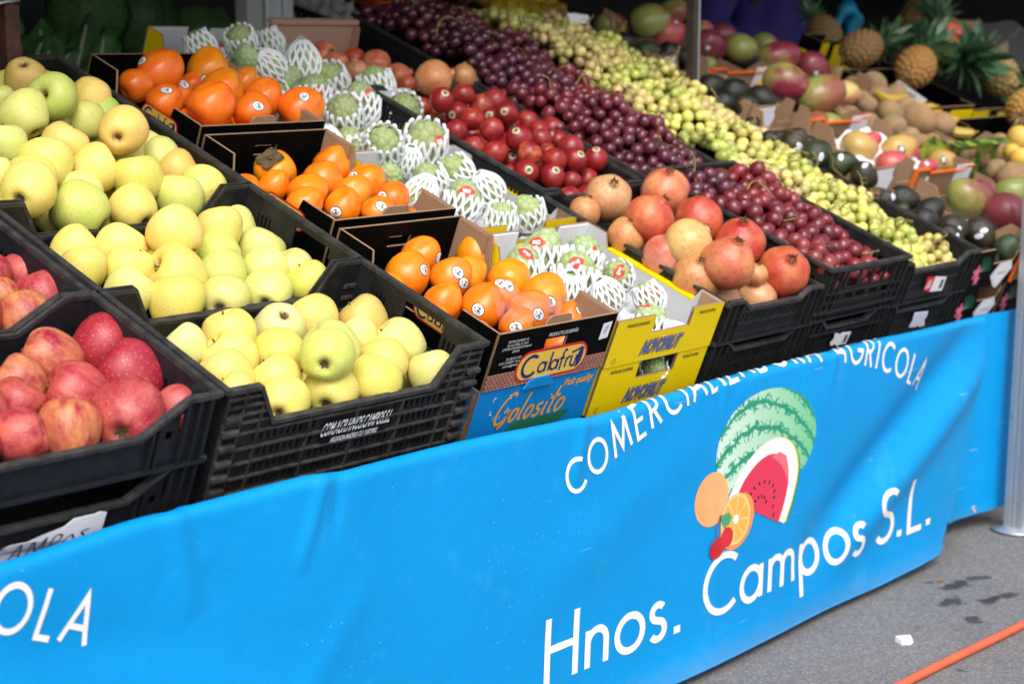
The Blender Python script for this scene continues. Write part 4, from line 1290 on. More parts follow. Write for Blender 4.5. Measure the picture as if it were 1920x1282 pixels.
  [2.964,0.264,0.08,0.0505,"r","R",[]],
  [2.775,0.411,0.045,0.0329,"b","U",[]],
  [2.76,0.286,0.052,0.0394,"b","U",[]],
  [2.766,0.19,0.051,0.0458,"p","R",[]],
  [2.785,0.162,0.093,0.0487,"y","R",[]],
  [2.794,0.068,0.094,0.0529,"o","U",[]],
  [2.992,0.169,0.07,0.0528,"r","U",[]],
  [3.012,0.063,0.054,0.054,"r","F",[]],
  [2.767,0.106,0.046,0.0472,"b","U",[]],
  [2.839,0.085,0.004,0.042,"t","U",[]],
  [2.943,0.062,0.003,0.0394,"t","U",[]],
  [2.792,0.211,0.048,0.0231,"b","U",[]],
  [2.924,0.071,0.055,0.0232,"b","U",[]],
  [2.898,0.399,0.02,0.0209,"t","U",[]],
]),
 'H1':('avocado',[
  [3.937,0.31,0.037,0.0344,"k","",[]],
  [3.858,0.313,0.04,0.0244,"n","",[[-0.28,-0.86,0.42]]],
  [3.943,0.234,0.04,0.0338,"k","",[]],
  [3.844,0.191,0.04,0.0316,"k","",[]],
  [3.899,0.141,0.04,0.0346,"n","",[[-0.67,-0.74,-0.02]]],
  [3.825,0.109,0.04,0.0284,"k","",[[-0.48,-0.88,0.05]]],
  [3.96,0.097,0.04,0.0362,"n","",[[-0.7,-0.62,0.34],[-0.93,-0.37,-0.03]]],
  [3.977,0.03,0.036,0.0289,"g","",[]],
  [3.904,0.284,0.023,0.0179,"g","",[]],
]),
 'H2':('avocado',[
  [3.78,0.354,0.092,0.0304,"n","",[[-0.57,-0.3,0.76]]],
  [3.746,0.552,0.092,0.0356,"n","",[[-0.57,-0.72,-0.4],[-0.51,-0.85,-0.14]]],
  [3.759,0.487,0.092,0.0354,"g","",[[-0.68,-0.72,-0.15],[-0.84,-0.06,-0.54]]],
  [3.779,0.425,0.092,0.0306,"g","",[[-0.72,-0.35,0.6]]],
  [3.685,0.582,0.092,0.0214,"k","",[]],
]),
 'H3':('avocado',[
  [3.87,0.912,0.092,0.033,"k","",[]],
  [3.924,0.87,0.092,0.0381,"k","",[[-0.53,-0.47,-0.71]]],
  [3.779,0.799,0.092,0.0321,"k","",[]],
  [3.823,0.759,0.092,0.0346,"n","",[]],
  [3.974,0.816,0.092,0.0357,"k","",[]],
  [3.724,0.669,0.092,0.0201,"k","",[]],
]),
 'H4':('avocado',[
  [3.868,1.139,0.1,0.0304,"g","",[]],
  [3.943,1.117,0.101,0.0336,"k","",[]],
  [3.818,1.182,0.1,0.0317,"k","",[]],
  [3.772,1.113,0.1,0.0284,"k","",[]],
  [3.99,1.089,0.099,0.0293,"k","",[]],
]),
 'I3':('mango',[
  [4.3,1.231,0.08,0.0461,"p","S",[[-0.9,-0.41,-0.13]]],
  [4.476,1.31,0.08,0.0371,"p","",[]],
  [4.387,1.177,0.09,0.0479,"g","",[]],
  [4.642,1.267,0.07,0.0379,"g","",[]],
  [4.406,1.061,0.11,0.0551,"v","",[]],
  [4.192,0.888,0.11,0.0561,"v","",[]],
  [4.552,1.025,0.09,0.0503,"p","S",[[-0.72,-0.64,-0.25]]],
  [4.274,0.817,0.1,0.0612,"g","",[]],
  [4.504,0.869,0.073,0.0406,"w","",[]],
  [4.231,1.177,0.04,0.0289,"g","",[]],
  [4.254,1.025,0.05,0.0334,"o","",[]],
  [4.277,0.888,0.02,0.0346,"p","",[]],
]),
 'I4':('mango',[
  [4.099,1.323,0.123,0.0503,"g","",[]],
  [4.304,1.396,0.12,0.0416,"g","",[]],
  [4.167,1.294,0.097,0.045,"r","S",[[-0.21,-0.7,0.68]]],
  [4.031,1.397,0.07,0.0444,"g","",[]],
  [4.54,1.424,0.06,0.0264,"o","",[]],
]),
 'I2':('mango',[
  [4.077,0.545,0.07,0.0434,"o","",[]],
  [4.18,0.575,0.07,0.0256,"r","",[[-0.95,0.06,-0.31]]],
  [4.214,0.505,0.072,0.0442,"o","",[[-0.77,-0.63,0.1]]],
  [4.058,0.428,0.07,0.0397,"r","",[]],
  [4.273,0.508,0.068,0.0283,"r","",[]],
  [4.322,0.42,0.07,0.0351,"o","",[[-0.9,-0.39,0.19]]],
  [4.203,0.404,0.07,0.0221,"r","",[[-0.87,-0.25,0.42]]],
]),
 'I1':('mango',[
  [4.09,0.211,0.07,0.0536,"g","",[]],
  [4.191,0.235,0.07,0.0375,"p","",[[-0.91,-0.23,0.35]]],
  [4.338,0.212,0.07,0.0466,"g","",[]],
  [4.121,0.112,0.07,0.0562,"p","",[]],
]),
 'J2':('kiwi',[
  [4.682,1.01,0.07,0.029,"k","",[]],
  [4.679,0.939,0.07,0.0312,"k","",[]],
  [4.556,0.846,0.067,0.028,"k","",[]],
  [4.791,0.939,0.07,0.0374,"k","",[]],
  [4.65,0.833,0.07,0.0402,"k","",[]],
  [4.773,0.849,0.07,0.037,"k","",[]],
  [4.551,0.735,0.07,0.0354,"k","",[]],
  [4.665,0.752,0.072,0.0337,"k","",[]],
  [4.425,0.649,0.07,0.0321,"k","",[]],
  [4.617,0.676,0.07,0.0471,"k","",[]],
  [4.701,0.642,0.07,0.0358,"k","",[]],
  [4.714,0.717,0.068,0.0314,"k","",[]],
  [4.52,0.796,0.07,0.027,"k","",[]],
  [4.356,0.572,0.07,0.0183,"k","",[]],
]),
 'J1':('kiwi',[
  [4.486,0.454,0.06,0.0233,"k","",[]],
  [4.579,0.443,0.06,0.0301,"k","",[]],
  [4.722,0.461,0.06,0.0375,"k","",[]],
  [4.544,0.366,0.057,0.0297,"k","",[]],
  [4.524,0.303,0.063,0.0422,"k","",[]],
  [4.697,0.397,0.06,0.0239,"k","",[]],
  [4.846,0.515,0.06,0.0275,"k","",[]],
  [4.676,0.36,0.06,0.023,"k","",[]],
]),
 'Y1':('honeydew',[
  [4.82,0.452,0.1,0.0368,"y","",[]],
  [4.631,0.381,0.099,0.0243,"y","",[]],
  [4.606,0.341,0.101,0.0278,"y","",[]],
]),
}
# --- columns H to L: avocado, mango, kiwi, banana and pineapple boxes
def tropic_print(r, w, h, side=.0):
    # flowers and palm sprays printed on the black avocado boxes
    vs = []
    for (cx, cz, k, m) in ((.030, h * .45, 1.0, 'pinkink'), (.043, h * .25, .7, 'pinkink'), (.176, h * .10, .7, 'pinkink')):
        pet = []
        for a in range(5):
            an = a * 1.2566 + .3
            pet.append(xf(ell(.011 * k, .0065 * k, 10), lambda p: (cx + (.010 * k + p[0]) * math.cos(an) - p[1] * math.sin(an), cz + (.010 * k + p[0]) * math.sin(an) + p[1] * math.cos(an), 0)))
        if cx < w - .02:
            front_print(r, join(*pet), 0, 0, m, .0009, 'printed_flower'); front_print(r, ell(.006 * k, .006 * k, 10, cx, cz), 0, 0, 'orange', .0013, 'printed_flower')
    fr = [ribbon([(.052, h * .45), (.052 + .045 * math.cos(a), h * .45 + .04 * math.sin(a))], .0022) for a in np.linspace(.1, 1.9, 9)]
    front_print(r, join(*fr), 0, 0, 'green', .0007, 'printed_leaf')
    if w > .2:
        dm = lambda k: [(.165 + a * k, h * .36 + b * k, 0) for a, b in ((-.052, -.008), (-.026, .024), (.035, .026), (.056, .004), (.006, -.046), (-.015, -.038))]
        front_print(r, (dm(1), [(0, 1, 2, 3, 4, 5)]), 0, 0, 'paper', .0016, 'label'); front_print(r, (dm(.88), [(0, 1, 2, 3, 4, 5)]), 0, 0, 'lilac', .0019, 'label_print'); front_print(r, (dm(.84), [(0, 1, 2, 3, 4, 5)]), 0, 0, 'paper', .0022, 'label_print')
        front_print(r, text_vf('AGUACATE', .010, .8, .1), .166, h * .36 - .004, 'black', .0025, 'label_print')
hn = ([.092, .108, .215, .222], lambda u: .100 if u <= .092 else (.060 if .107 < u < .216 else (.100 - (.040) * (u - .092) / .016 if u < .108 else .085)))
GH = 'cardboard avocado boxes'
for lab, zb, s in (('black flower printed avocado box at the front, topmost of its stack', -.045, 0), ('black flower printed avocado box under the front avocado box', -.147, .003)):
    r = carton(lab, 3.764, 3.996, s, s + .33, zb, zb + .1005, 'blackprint', sidetop=dip(.33, .06, .09, .10, .085), fronttop=hn, group=GH, floor='blackprint')
    tropic_print(r, .232, .1)
for lab, s0, s1, x0 in (('kraft avocado box with a white front label, second from the front', .338, .715, 3.770), ('kraft avocado box with a torn white label, third from the front', .722, 1.06, 3.785), ('kraft avocado box at the back behind the steel post', 1.067, 1.42, 3.785)):
    r = carton(lab, x0, 3.996, s0, s1, -.045, .122, 'kraft', sidetop=dip(s1 - s0, .03, .06, .167, .105), fronttop=([.02, .03, .12, .15], lambda u: .167 if u < .021 else (.162 if u < .121 else .115)), backtop=([], lambda u: .10), group=GH, floor='blackprint')
    fsticker(r, [(.020, .155), (.112, .160), (.110, .145), (.122, .130), (.112, .100), (.096, .105), (.055, .112), (.018, .108)], 'paper', .0012)
GI = 'cardboard mango boxes'
for lab, s0, s1, zt in (('kraft mango box with big green and purple mangoes at the front', 0, .325, .085), ('kraft mango box of pink mangoes in white film, second from the front', .335, .66, .100),
                        ('orange edged kraft mango box with large heaped mangoes', .670, 1.0, .095), ('kraft mango box with a white flap behind the orange edged box', 1.008, 1.40, .10)):
    h = zt + .045
    r = carton(lab, 4.003, 4.315, s0, s1, -.045, zt, 'kraft', sidetop=dip(s1 - s0, .05, .09, h, h - .045), fronttop=([.06, .07, .25, .26], lambda u: h if u < .061 or u > .259 else h - .012), backtop=([], lambda u: h - .06), group=GI)
    part('orange_edging', (strip([(-.001, -.0015, .0), (-.001, -.0015, h + .001), (.062, -.0015, h + .001), (.068, -.0015, h - .010), (.252, -.0015, h - .010), (.258, -.0015, h + .001), (.312, -.0015, h + .001)], .0035, .011, (0, 1, 0))), M['orangeprint'], r)
    for q in (box(.060, .072, -.0045, -.001, .035, h - .02), box(.215, .30, -.0045, -.001, .03, h + .004)): part('white_flap', q, M['whiteboard'], r)
r = carton('black flower printed box under the front mango box', 4.003, 4.315, .003, .328, -.147, -.047, 'blackprint', group=GI); tropic_print(r, .1, .1)
GJ = 'leaf printed kiwi boxes'
for lab, s0, s1, zt in (('kraft kiwi box at the right end of the front row', -.02, .415, .06), ('leaf printed kiwi box with a hand hole, second from the front', .425, .93, .12)):
    h = zt + .045; w = .315
    r = carton(lab, 4.325, 4.64, s0, s1, -.045, zt, 'greenprint' if s0 > .4 else 'kraft', sidetop=dip(s1 - s0, .05, .09, h, h - .06), hole=(.10, .19, h - .055, h - .025), backtop=([], lambda u: h - .06), group=GJ)
    part('top_flap', xf(box(.0, w, -.028, .004, h + .0005, h + .0035), lambda p: p), M['greenprint'] if s0 > .4 else M['kraft'], r)
GL_ = 'yellow and black pineapple boxes'
def pine_box(label, x0, x1, s0, s1, zb, zt):
    h = zt - zb; w = x1 - x0
    r = carton(label, x0, x1, s0, s1, zb, zt, 'blackprint', sidetop=dip(s1 - s0, .05, .08, h, h - .05), inm='blackprint', floor='blackprint', group=GL_)
    part('yellow_panel', join(box(.006, .10 * w / .3, -.002, -.0003, .012, h - .006), box(.16 * w / .3, w - .006, -.002, -.0003, .02, h - .012), box(-.003, w + .003, -.003, s1 - s0, h - .0505 + .05, h + .003)) if False else join(box(.006, .10 * w / .3, -.002, -.0003, .012, h - .006), box(.16 * w / .3, w - .006, -.002, -.0003, .02, h - .012)), M['yellowprint'], r)
    part('side_flange', box(-.016, .004, .08, s1 - s0 - .08, h - .0498, h - .046), M['yellowprint'], r)
    return r
pine_box('yellow and black pineapple box beside the bananas, nearest the front', 4.80, 5.16, .26, .66, -.045, .075)
pine_box('yellow and black pineapple box behind the white price sign', 4.66, 4.98, .69, .99, -.045, .10)
pine_box('yellow and black pineapple box beside the purple apron', 4.79, 4.96, 1.165, 1.23, -.045, .12)
pine_box('yellow and black pineapple box at the far end of the rack', 5.0, 5.34, .70, 1.3, -.045, .08)

# ------------------------------------------------------------------ fruit shapes, radius about 1
def jitter(vf, a, sc_, seed): return xf(vf, lambda p: tuple(Vector(p) * (1 + a * noise.noise(Vector(p) * sc_ + Vector((seed, seed * 2, 0))))))
PROTO = {}; BVH = {}
def reg(kind, i, vf, m, smooth=True, attr=None):
    me = mesh(kind, vf[0], vf[1], m, smooth)
    if attr is not None:
        at = me.attributes.new('groove', 'FLOAT', 'POINT'); at.data.foreach_set('value', np.array(attr, dtype=np.float32))
    PROTO.setdefault(kind, []).append(me)
    BVH[me.name] = BVHTree.FromPolygons([Vector(v) for v in vf[0]], vf[1])
APP = cr_spline([(0, -.70), (.10, -.73), (.24, -.83), (.42, -.86), (.66, -.72), (.90, -.34), (1.0, .10), (.95, .45), (.78, .74), (.54, .87), (.34, .84), (.18, .72), (.07, .58), (0, .54)], 2)
for i in range(5):
    q = RN.uniform(0, 6)
    vf = lathe([(max(0, a), b) for a, b in APP], 28, lambda v: Vector((v.x * (1 + .03 * math.cos(5 * math.atan2(v.y, v.x) + q) * max(0, -v.z)), v.y * (1 + .03 * math.cos(5 * math.atan2(v.y, v.x) + q) * max(0, -v.z)), v.z * RN.choice([1]) * (1 + .05 * math.sin(i * 2)) + .06 * math.sin(i) * v.x)))
    vf = jitter(vf, .085, .9, i * 7)
    reg('golden_apple', i, vf, M['apple']); reg('red_apple', i, xf(vf, lambda p: (p[0], p[1], p[2] * 1.04)), M['redapple'])
PER = cr_spline([(0, -.80), (.2, -.86), (.55, -.86), (.88, -.64), (1.02, -.22), (1.0, .16), (.88, .54), (.68, .87), (.43, 1.08), (.20, 1.18), (.05, 1.20), (0, 1.20)], 2)
for i in range(4):
    def fn(v):
        a = math.atan2(v.y, v.x); w = min(1, max(0, (v.z + .2) / 1.1))
        k = 1 - .10 * w * math.exp(-(((a * 2 / math.pi) % 1 - .5) / .16) ** 2) + .035 * math.cos(4 * a) * w
        return Vector((v.x * k, v.y * k, v.z))
    reg('persimmon', i, jitter(lathe([(max(0, a), b) for a, b in PER], 36, fn), .07, .8, 20 + i * 5), M['persimmon'])
POM = cr_spline([(0, -.93), (.2, -.94), (.55, -.82), (.88, -.46), (1.0, 0), (.92, .42), (.68, .74), (.42, .90), (.26, .97), (.20, 1.06), (.19, 1.12), (.14, 1.10), (.08, 1.0), (0, .98)], 2)
for i in range(4):
    def fn(v):
        a = math.atan2(v.y, v.x); k = 1 - .03 * math.cos(6 * a + i) * (1 - abs(v.z) ** 3) if abs(v.z) < 1 else 1
        return Vector((v.x * k, v.y * k, v.z))
    reg('pomegranate', i, jitter(lathe([(max(0, a), b) for a, b in POM], 32, fn), .05, .9, 40 + i * 5), M['pomegranate'])
iv, ifc = ico(4)
for i in range(3):
    reg('tamarillo', i, jitter(([tuple(p * np.array((1, 1, 1.04 + .09 * max(0, p[2]) ** 4))) for p in iv], ifc), .05, .9, 60 + i), M['tamarillo'])
    reg('avocado', i, jitter(([tuple(np.array((p[0], p[1], p[2] * 1.22)) * np.array((1 - .16 * p[2], 1 - .16 * p[2], 1))) for p in iv], ifc), .05, 1.1, 70 + i), M['avocado'])
    reg('kiwi', i, jitter(([tuple(p * np.array((1, .95, 1.18))) for p in iv], ifc), .04, 1.2, 80 + i), M['kiwi'])
    reg('mango', i, jitter(([(p[0] * .93 * (1 - .10 * p[2]) + .10 * (p[2] ** 2), p[1] * .86 * (1 - .10 * p[2]), p[2] * 1.16) for p in iv], ifc), .06, .9, 90 + i), M['mango'])
    reg('honeydew', i, jitter(([tuple(p * np.array((1, 1, 1.1))) for p in iv], ifc), .04, .9, 95 + i), M['melon'])
def fib(n):
    k = np.arange(n) + .5; ph = np.arccos(1 - 2 * k / n); th = math.pi * (1 + 5 ** .5) * k
    return np.stack([np.cos(th) * np.sin(ph), np.sin(th) * np.sin(ph), np.cos(ph)], 1)
iv5, if5 = ico(5)
def scaled(n, depth, seed, jit=.10):
    rs = np.random.RandomState(seed)
    c = fib(n) + rs.normal(0, jit / math.sqrt(n) * 3, (n, 3)); c /= np.linalg.norm(c, axis=1)[:, None]
    d = np.sort(np.arccos(np.clip(iv5 @ c.T, -1, 1)), axis=1)[:, :2] * math.sqrt(n / 12.)
    e = d[:, 1] - d[:, 0]
    g = np.clip(1 - e / .22, 0, 1)
    tone = rs.rand(n)
    return 1 + depth * (np.clip(e, 0, .6) / .6 - .5) , g
for i in range(4):
    k, g = scaled(40 + 7 * i, .055, 100 + i)
    sh = iv5 * k[:, None] * np.array((1, 1, 1.16))
    sh[:, :2] *= (1 - .17 * iv5[:, 2:3])
    sh = [tuple(Vector(p) * (1 + .07 * noise.noise(Vector(p) * 1.2 + Vector((i * 9, 0, 0))))) for p in sh]
    reg('cherimoya', i, (sh, if5), M['cherimoya'], True, g)

# foam net sleeves: strands that zigzag and touch their neighbours
def net(i, a0, a1, N=28, waves=4, flare=.12, r=.092):
    out = []
    for s in range(N):
        pts = []; m = waves * 4
        for k in range(m + 1):
            t = k / m; th = rad(a0 + (a1 - a0) * t)
            tri = abs(((t * waves + (s % 2)) % 2) - 1)
            sw = (tri - .5) * (1 if True else -1)
            ph = 2 * math.pi * (s + .5 + sw * .9) / N + .12 * noise.noise(Vector((s * .3, t * 3, i)))
            R_ = 1.10 + (flare * max(0, (.22 - t) / .22) ** 1.5) + .10 * max(0, (t - .85) / .15) + .035 * noise.noise(Vector((math.cos(ph) * 2, math.sin(ph) * 2, t * 3 + i)))
            tp = 1 - .17 * math.cos(th)
            zt = max(0, (.22 - t) / .22)
            rho = R_ * max(math.sin(th), .25 * 0) * tp
            if t < .22: rho = max(rho, R_ * tp * (.80 + .06 * math.sin(i)) if a0 > 40 else rho)
            pts.append((rho * math.cos(ph), rho * math.sin(ph), R_ * 1.16 * math.cos(th) + .07 * zt))
        out.append(tube(pts, r, 5, True))
    return mesh('foam_net', *join(*out), M['foam'], True)
NETS = [net(0, 60, 165), net(1, 46, 150, flare=.06), net(2, 74, 172, flare=.16), net(3, 18, 160, waves=5, flare=.0)]
NETS_SIDE = NETS

def patch(me, d, rx, ry, ang, off, n=16, rings=2, shape='oval', pts=None):
    # thin sticker that follows the fruit surface round direction d (unit fruit space)
    d = Vector(d).normalized(); t1 = d.orthogonal().normalized() if abs(d.z) > .98 else Vector((0, 0, 1)).cross(d).normalized(); t2 = d.cross(t1)
    t1, t2 = t1 * math.cos(ang) + t2 * math.sin(ang), t2 * math.cos(ang) - t1 * math.sin(ang)
    V = []; F = []
    ring = pts or [((math.cos(2 * math.pi * k / n)) * rx, math.sin(2 * math.pi * k / n) * ry * (1 if shape == 'oval' else (1 - abs(math.cos(2 * math.pi * k / n)) ** 1.6 * .55))) for k in range(n)]
    n = len(ring); c = (sum(p[0] for p in ring) / n, sum(p[1] for p in ring) / n)
    P = [c] + [(c[0] + (x - c[0]) * r / rings, c[1] + (y - c[1]) * r / rings) for r in range(1, rings + 1) for x, y in ring]
    for x, y in P:
        o = d * 2.2 + t1 * x + t2 * y
        h = BVH[me.name].ray_cast(o, -d)
        V.append(tuple((h[0] + d * off) if h[0] is not None else (d * (1 + off) + t1 * x + t2 * y)))
    for k in range(n): F.append((0, 1 + k, 1 + (k + 1) % n))
    for r in range(rings - 1):
        for k in range(n):
            a = 1 + r * n; F.append((a + k, a + n + k, a + n + (k + 1) % n, a + (k + 1) % n))
    return V, F
def sticker(parent, me, d, layers, name='sticker'):
    V = []; F = []; mi = []; mats = []
    for vf, m in layers:
        if M[m] not in mats: mats.append(M[m])
        k = len(V); V += vf[0]; F += [tuple(i + k for i in q) for q in vf[1]]; mi += [mats.index(M[m])] * len(vf[1])
    return part(name, (V, F), mats, parent, None, False, mi)
def bird_sticker(o, me, d, r):
    s = .0125 / r; a = RN.uniform(-.5, .5); off = .006
    P = lambda rx, ry, dx, dy, q: patch(me, d, 0, 0, a, off + q, pts=[(dx * s + rx * s * math.cos(t), dy * s + ry * s * math.sin(t)) for t in np.linspace(0, 5.8, 9)], rings=1)
    L = [(patch(me, d, s * 1.03, s * .86, a, off), 'black'), (patch(me, d, s * .90, s * .73, a, off + .004), 'white'),
         (P(.62, .20, .1, -.36, .008), 'cyan'), (P(.30, .16, .22, -.08, .011), 'black'), (P(.16, .13, -.5, -.06, .008), 'labelred'), (P(.34, .08, -.02, .33, .008), 'black'), (P(.10, .20, .10, .26, .010), 'black'), (P(.14, .10, .34, -.02, .013), 'orange')]
    sticker(o, me, d, L)
def red_label(o, me, d, r):
    s = .0125 / r; a = RN.uniform(-.7, .7); off = .03
    L = [(patch(me, d, s * 1.45, s * .95, a, off, shape='leaf'), 'labelred'), (patch(me, d, 0, 0, a, off + .005, pts=[(-.62 * s, -.34 * s), (.62 * s, -.34 * s), (.62 * s, .34 * s), (-.62 * s, .34 * s)], rings=2), 'white'),
         (patch(me, d, 0, 0, a, off + .009, pts=[(-.54 * s, -.10 * s), (.54 * s, -.10 * s), (.54 * s, .28 * s), (-.54 * s, .28 * s)], rings=2), 'mint')]
    sticker(o, me, d, L, 'red_label')
def round_sticker(o, me, d, r, base, ink_, rr=.0095, asp=1.):
    s = rr / r; a = RN.uniform(-.6, .6); off = .006
    L = [(patch(me, d, s, s * asp, a, off), base)]
    for (dx, dy, w, h) in ((-.35, .1, .16, .5), (.0, .05, .14, .42), (.33, .0, .2, .36), (0, .62, .5, .09), (0, -.6, .5, .08)):
        L.append((patch(me, d, 0, 0, a, off + .005, pts=[((dx + x * w) * s, (dy + y * h) * s * asp) for x, y in ((-1, -1), (1, -1), (1, 1), (-1, 1))], rings=1), ink_))
    sticker(o, me, d, L)

STEM = mesh('stem', *tube([(0, 0, .50), (.02, .01, .70), (.07, .03, .92)], [.035, .03, .045], 6), M['brownstem'], True)
cal = []
for k in range(5):
    a = k * 1.2566; cal.append(xf(box(-.05, .05, 0, .16, -.012, .012), lambda p: ((p[0] * (1 - p[1] * 4)) * math.cos(a) - p[1] * math.sin(a), p[0] * math.sin(a) + p[1] * math.cos(a), -.735 - p[1] * .35 + p[2])))
CALYX = mesh('calyx', *join(*cal, tube([(0, 0, -.70), (0, 0, -.76)], .045, 6)), M['calyx'], False)
pc = []
for k in range(4):
    a = k * math.pi / 2 + .3
    V = []; F = []
    for i in range(6):
        for j in range(7):
            u, w = i / 5, (j / 6 - .5) * 2
            rr_ = .12 + .62 * u; wd = .36 * math.sin(math.pi * (.18 + .8 * u)) * w
            V.append(((rr_) * math.cos(a) - wd * math.sin(a), rr_ * math.sin(a) + wd * math.cos(a), -.955 + .10 * u * u - .14 * u * abs(w) + .06 * noise.noise(Vector((u * 5, w * 3, k)))))
    for i in range(5):
        for j in range(6): F.append((i * 7 + j, i * 7 + j + 1, i * 7 + j + 8, i * 7 + j + 7))
    pc.append((V, F))
PCALYX = mesh('calyx', *join(*pc, tube([(0, 0, -.9), (0, 0, -1.05)], .10, 8)), M['calyx'], True)
cw_ = []
for k in range(6):
    a = k * math.pi / 3
    b = [(-.085, .15, 1.08), (.085, .15, 1.08), (.045, .16 + .03 * (k % 2), 1.16), (0, .17 + .05 * (k % 3) - .05 * (k % 2), 1.23 - .05 * (k % 2)), (-.045, .16, 1.16)]
    b2 = [(x, y - .035, z) for x, y, z in b]
    V = [(x * math.cos(a) - y * math.sin(a), x * math.sin(a) + y * math.cos(a), z) for x, y, z in b + b2]
    cw_.append((V, [(0, 1, 2, 3, 4), (9, 8, 7, 6, 5)] + [(i, 5 + i, 5 + (i + 1) % 5, (i + 1) % 5) for i in range(5)]))
st_ = [tube([(.06 * math.cos(a), .06 * math.sin(a), 1.02), (.09 * math.cos(a), .09 * math.sin(a), 1.2)], .012, 4) for a in np.linspace(0, 5.5, 7)]
PCROWN = mesh('crown', *join(*cw_, *st_), M['crown'], False)
TSTALK = mesh('stalk', *tube([(0, 0, -.98), (.03, 0, -1.25), (.12, .05, -1.45)], [.05, .04, .05], 6), M['stem'], True)

COL = {
 'golden_apple': {'y': ((.80, .62, .17), 'yellow'), 'g': ((.72, .60, .135), 'greenish yellow'), 'l': ((.69, .63, .21), 'pale lime'), 'G': ((.58, .59, .15), 'green'), 'a': ((.82, .56, .16), 'deep yellow'), 'o': ((.82, .49, .13), 'amber'), 'p': ((.80, .70, .30), 'cream yellow'), 'r': ((.62, .44, .13), 'russet speckled yellow')},
 'red_apple': {'d': ((.36, .035, .045), 'dark red'), 'm': ((.50, .11, .09), 'pinkish red'), 'o': ((.62, .26, .11), 'orange blushed red')},
 'persimmon': {'o': ((.80, .235, .012), 'orange'), 'y': ((.82, .30, .012), 'yellowish orange'), 'r': ((.80, .185, .014), 'deep orange')},
 'pomegranate': {'t': ((.68, .41, .19), 'tan'), 'o': ((.68, .27, .115), 'orange red'), 'r': ((.60, .17, .065), 'red'), 'b': ((.60, .31, .115), 'brownish'), 'p': ((.64, .25, .15), 'pink'), 'y': ((.64, .43, .16), 'yellowish speckled')},
 'tamarillo': {'R': ((.40, .050, .028), 'red'), 'S': ((.30, .022, .020), 'dark red'), 'O': ((.48, .13, .045), 'orange'), 'P': ((.36, .05, .055), 'pinkish')},
 'cherimoya': {'B': ((.33, .43, .23), 'bare green'), 'N': ((.33, .41, .19), 'netted green')},
 'avocado': {'k': ((.020, .019, .014), 'black'), 'n': ((.038, .030, .018), 'brownish black'), 'g': ((.032, .052, .018), 'dark green')},
 'mango': {'g': ((.27, .29, .075), 'green'), 'v': ((.30, .29, .075), 'green and purple'), 'p': ((.26, .05, .06), 'purple'), 'r': ((.52, .10, .08), 'rosy'), 'o': ((.52, .34, .10), 'yellow and pink'), 'w': ((.62, .50, .16), 'yellow')},
 'kiwi': {'k': ((.34, .215, .110), 'brown')}, 'honeydew': {'y': ((.68, .45, .09), 'yellow')}}
BLUSH = {'g': (.26, .09, .05), 'v': (.22, .022, .045), 'p': (.17, .018, .04), 'r': (.52, .06, .09), 'o': (.58, .10, .12), 'w': (.40, .06, .08)}
WORD = {'golden_apple': 'golden apple', 'red_apple': 'red apple', 'cherimoya': 'custard apple', 'honeydew': 'round melon'}
PLACE = {'B1': 'the lettered front crate', 'B2': 'the second golden apple crate', 'B3': 'the heaped golden apple crate', 'B4': 'the rear golden apple heap', 'A1': 'the front red apple crate', 'A2': 'the second red apple crate',
 'C1': 'the front black box', 'C2': 'the middle black box', 'C3': 'the rear black box', 'D0': 'the lower yellow box', 'D1': 'the front yellow box', 'D2': 'the second yellow box', 'D3': 'the rear yellow boxes',
 'X1': 'the pale wooden box', 'X2': 'the tamarillo crate edge', 'E1': 'the front black crate', 'E2': 'the tamarillo crate', 'H1': 'the flower printed box', 'H2': 'the labelled kraft box', 'H3': 'the third avocado box', 'H4': 'the box by the post',
 'I1': 'the front mango box', 'I2': 'the white filmed box', 'I3': 'the orange edged box', 'I4': 'the rear mango box', 'J1': 'the front kiwi box', 'J2': 'the leaf printed box', 'Y1': 'the far right end'}
ORD = 'first second third fourth fifth sixth seventh eighth ninth tenth eleventh twelfth thirteenth fourteenth fifteenth sixteenth'.split()
def rot_to(d, spin=None):
    d = Vector(d).normalized()
    return (d.to_track_quat('Z', 'Y') @ Matrix.Rotation(RN.uniform(0, 6.28) if spin is None else spin, 3, 'Z').to_quaternion()).to_matrix().to_4x4()
def rv(k=1.): return Vector((RN.uniform(-1, 1), RN.uniform(-1, 1), RN.uniform(-1, 1))) * k

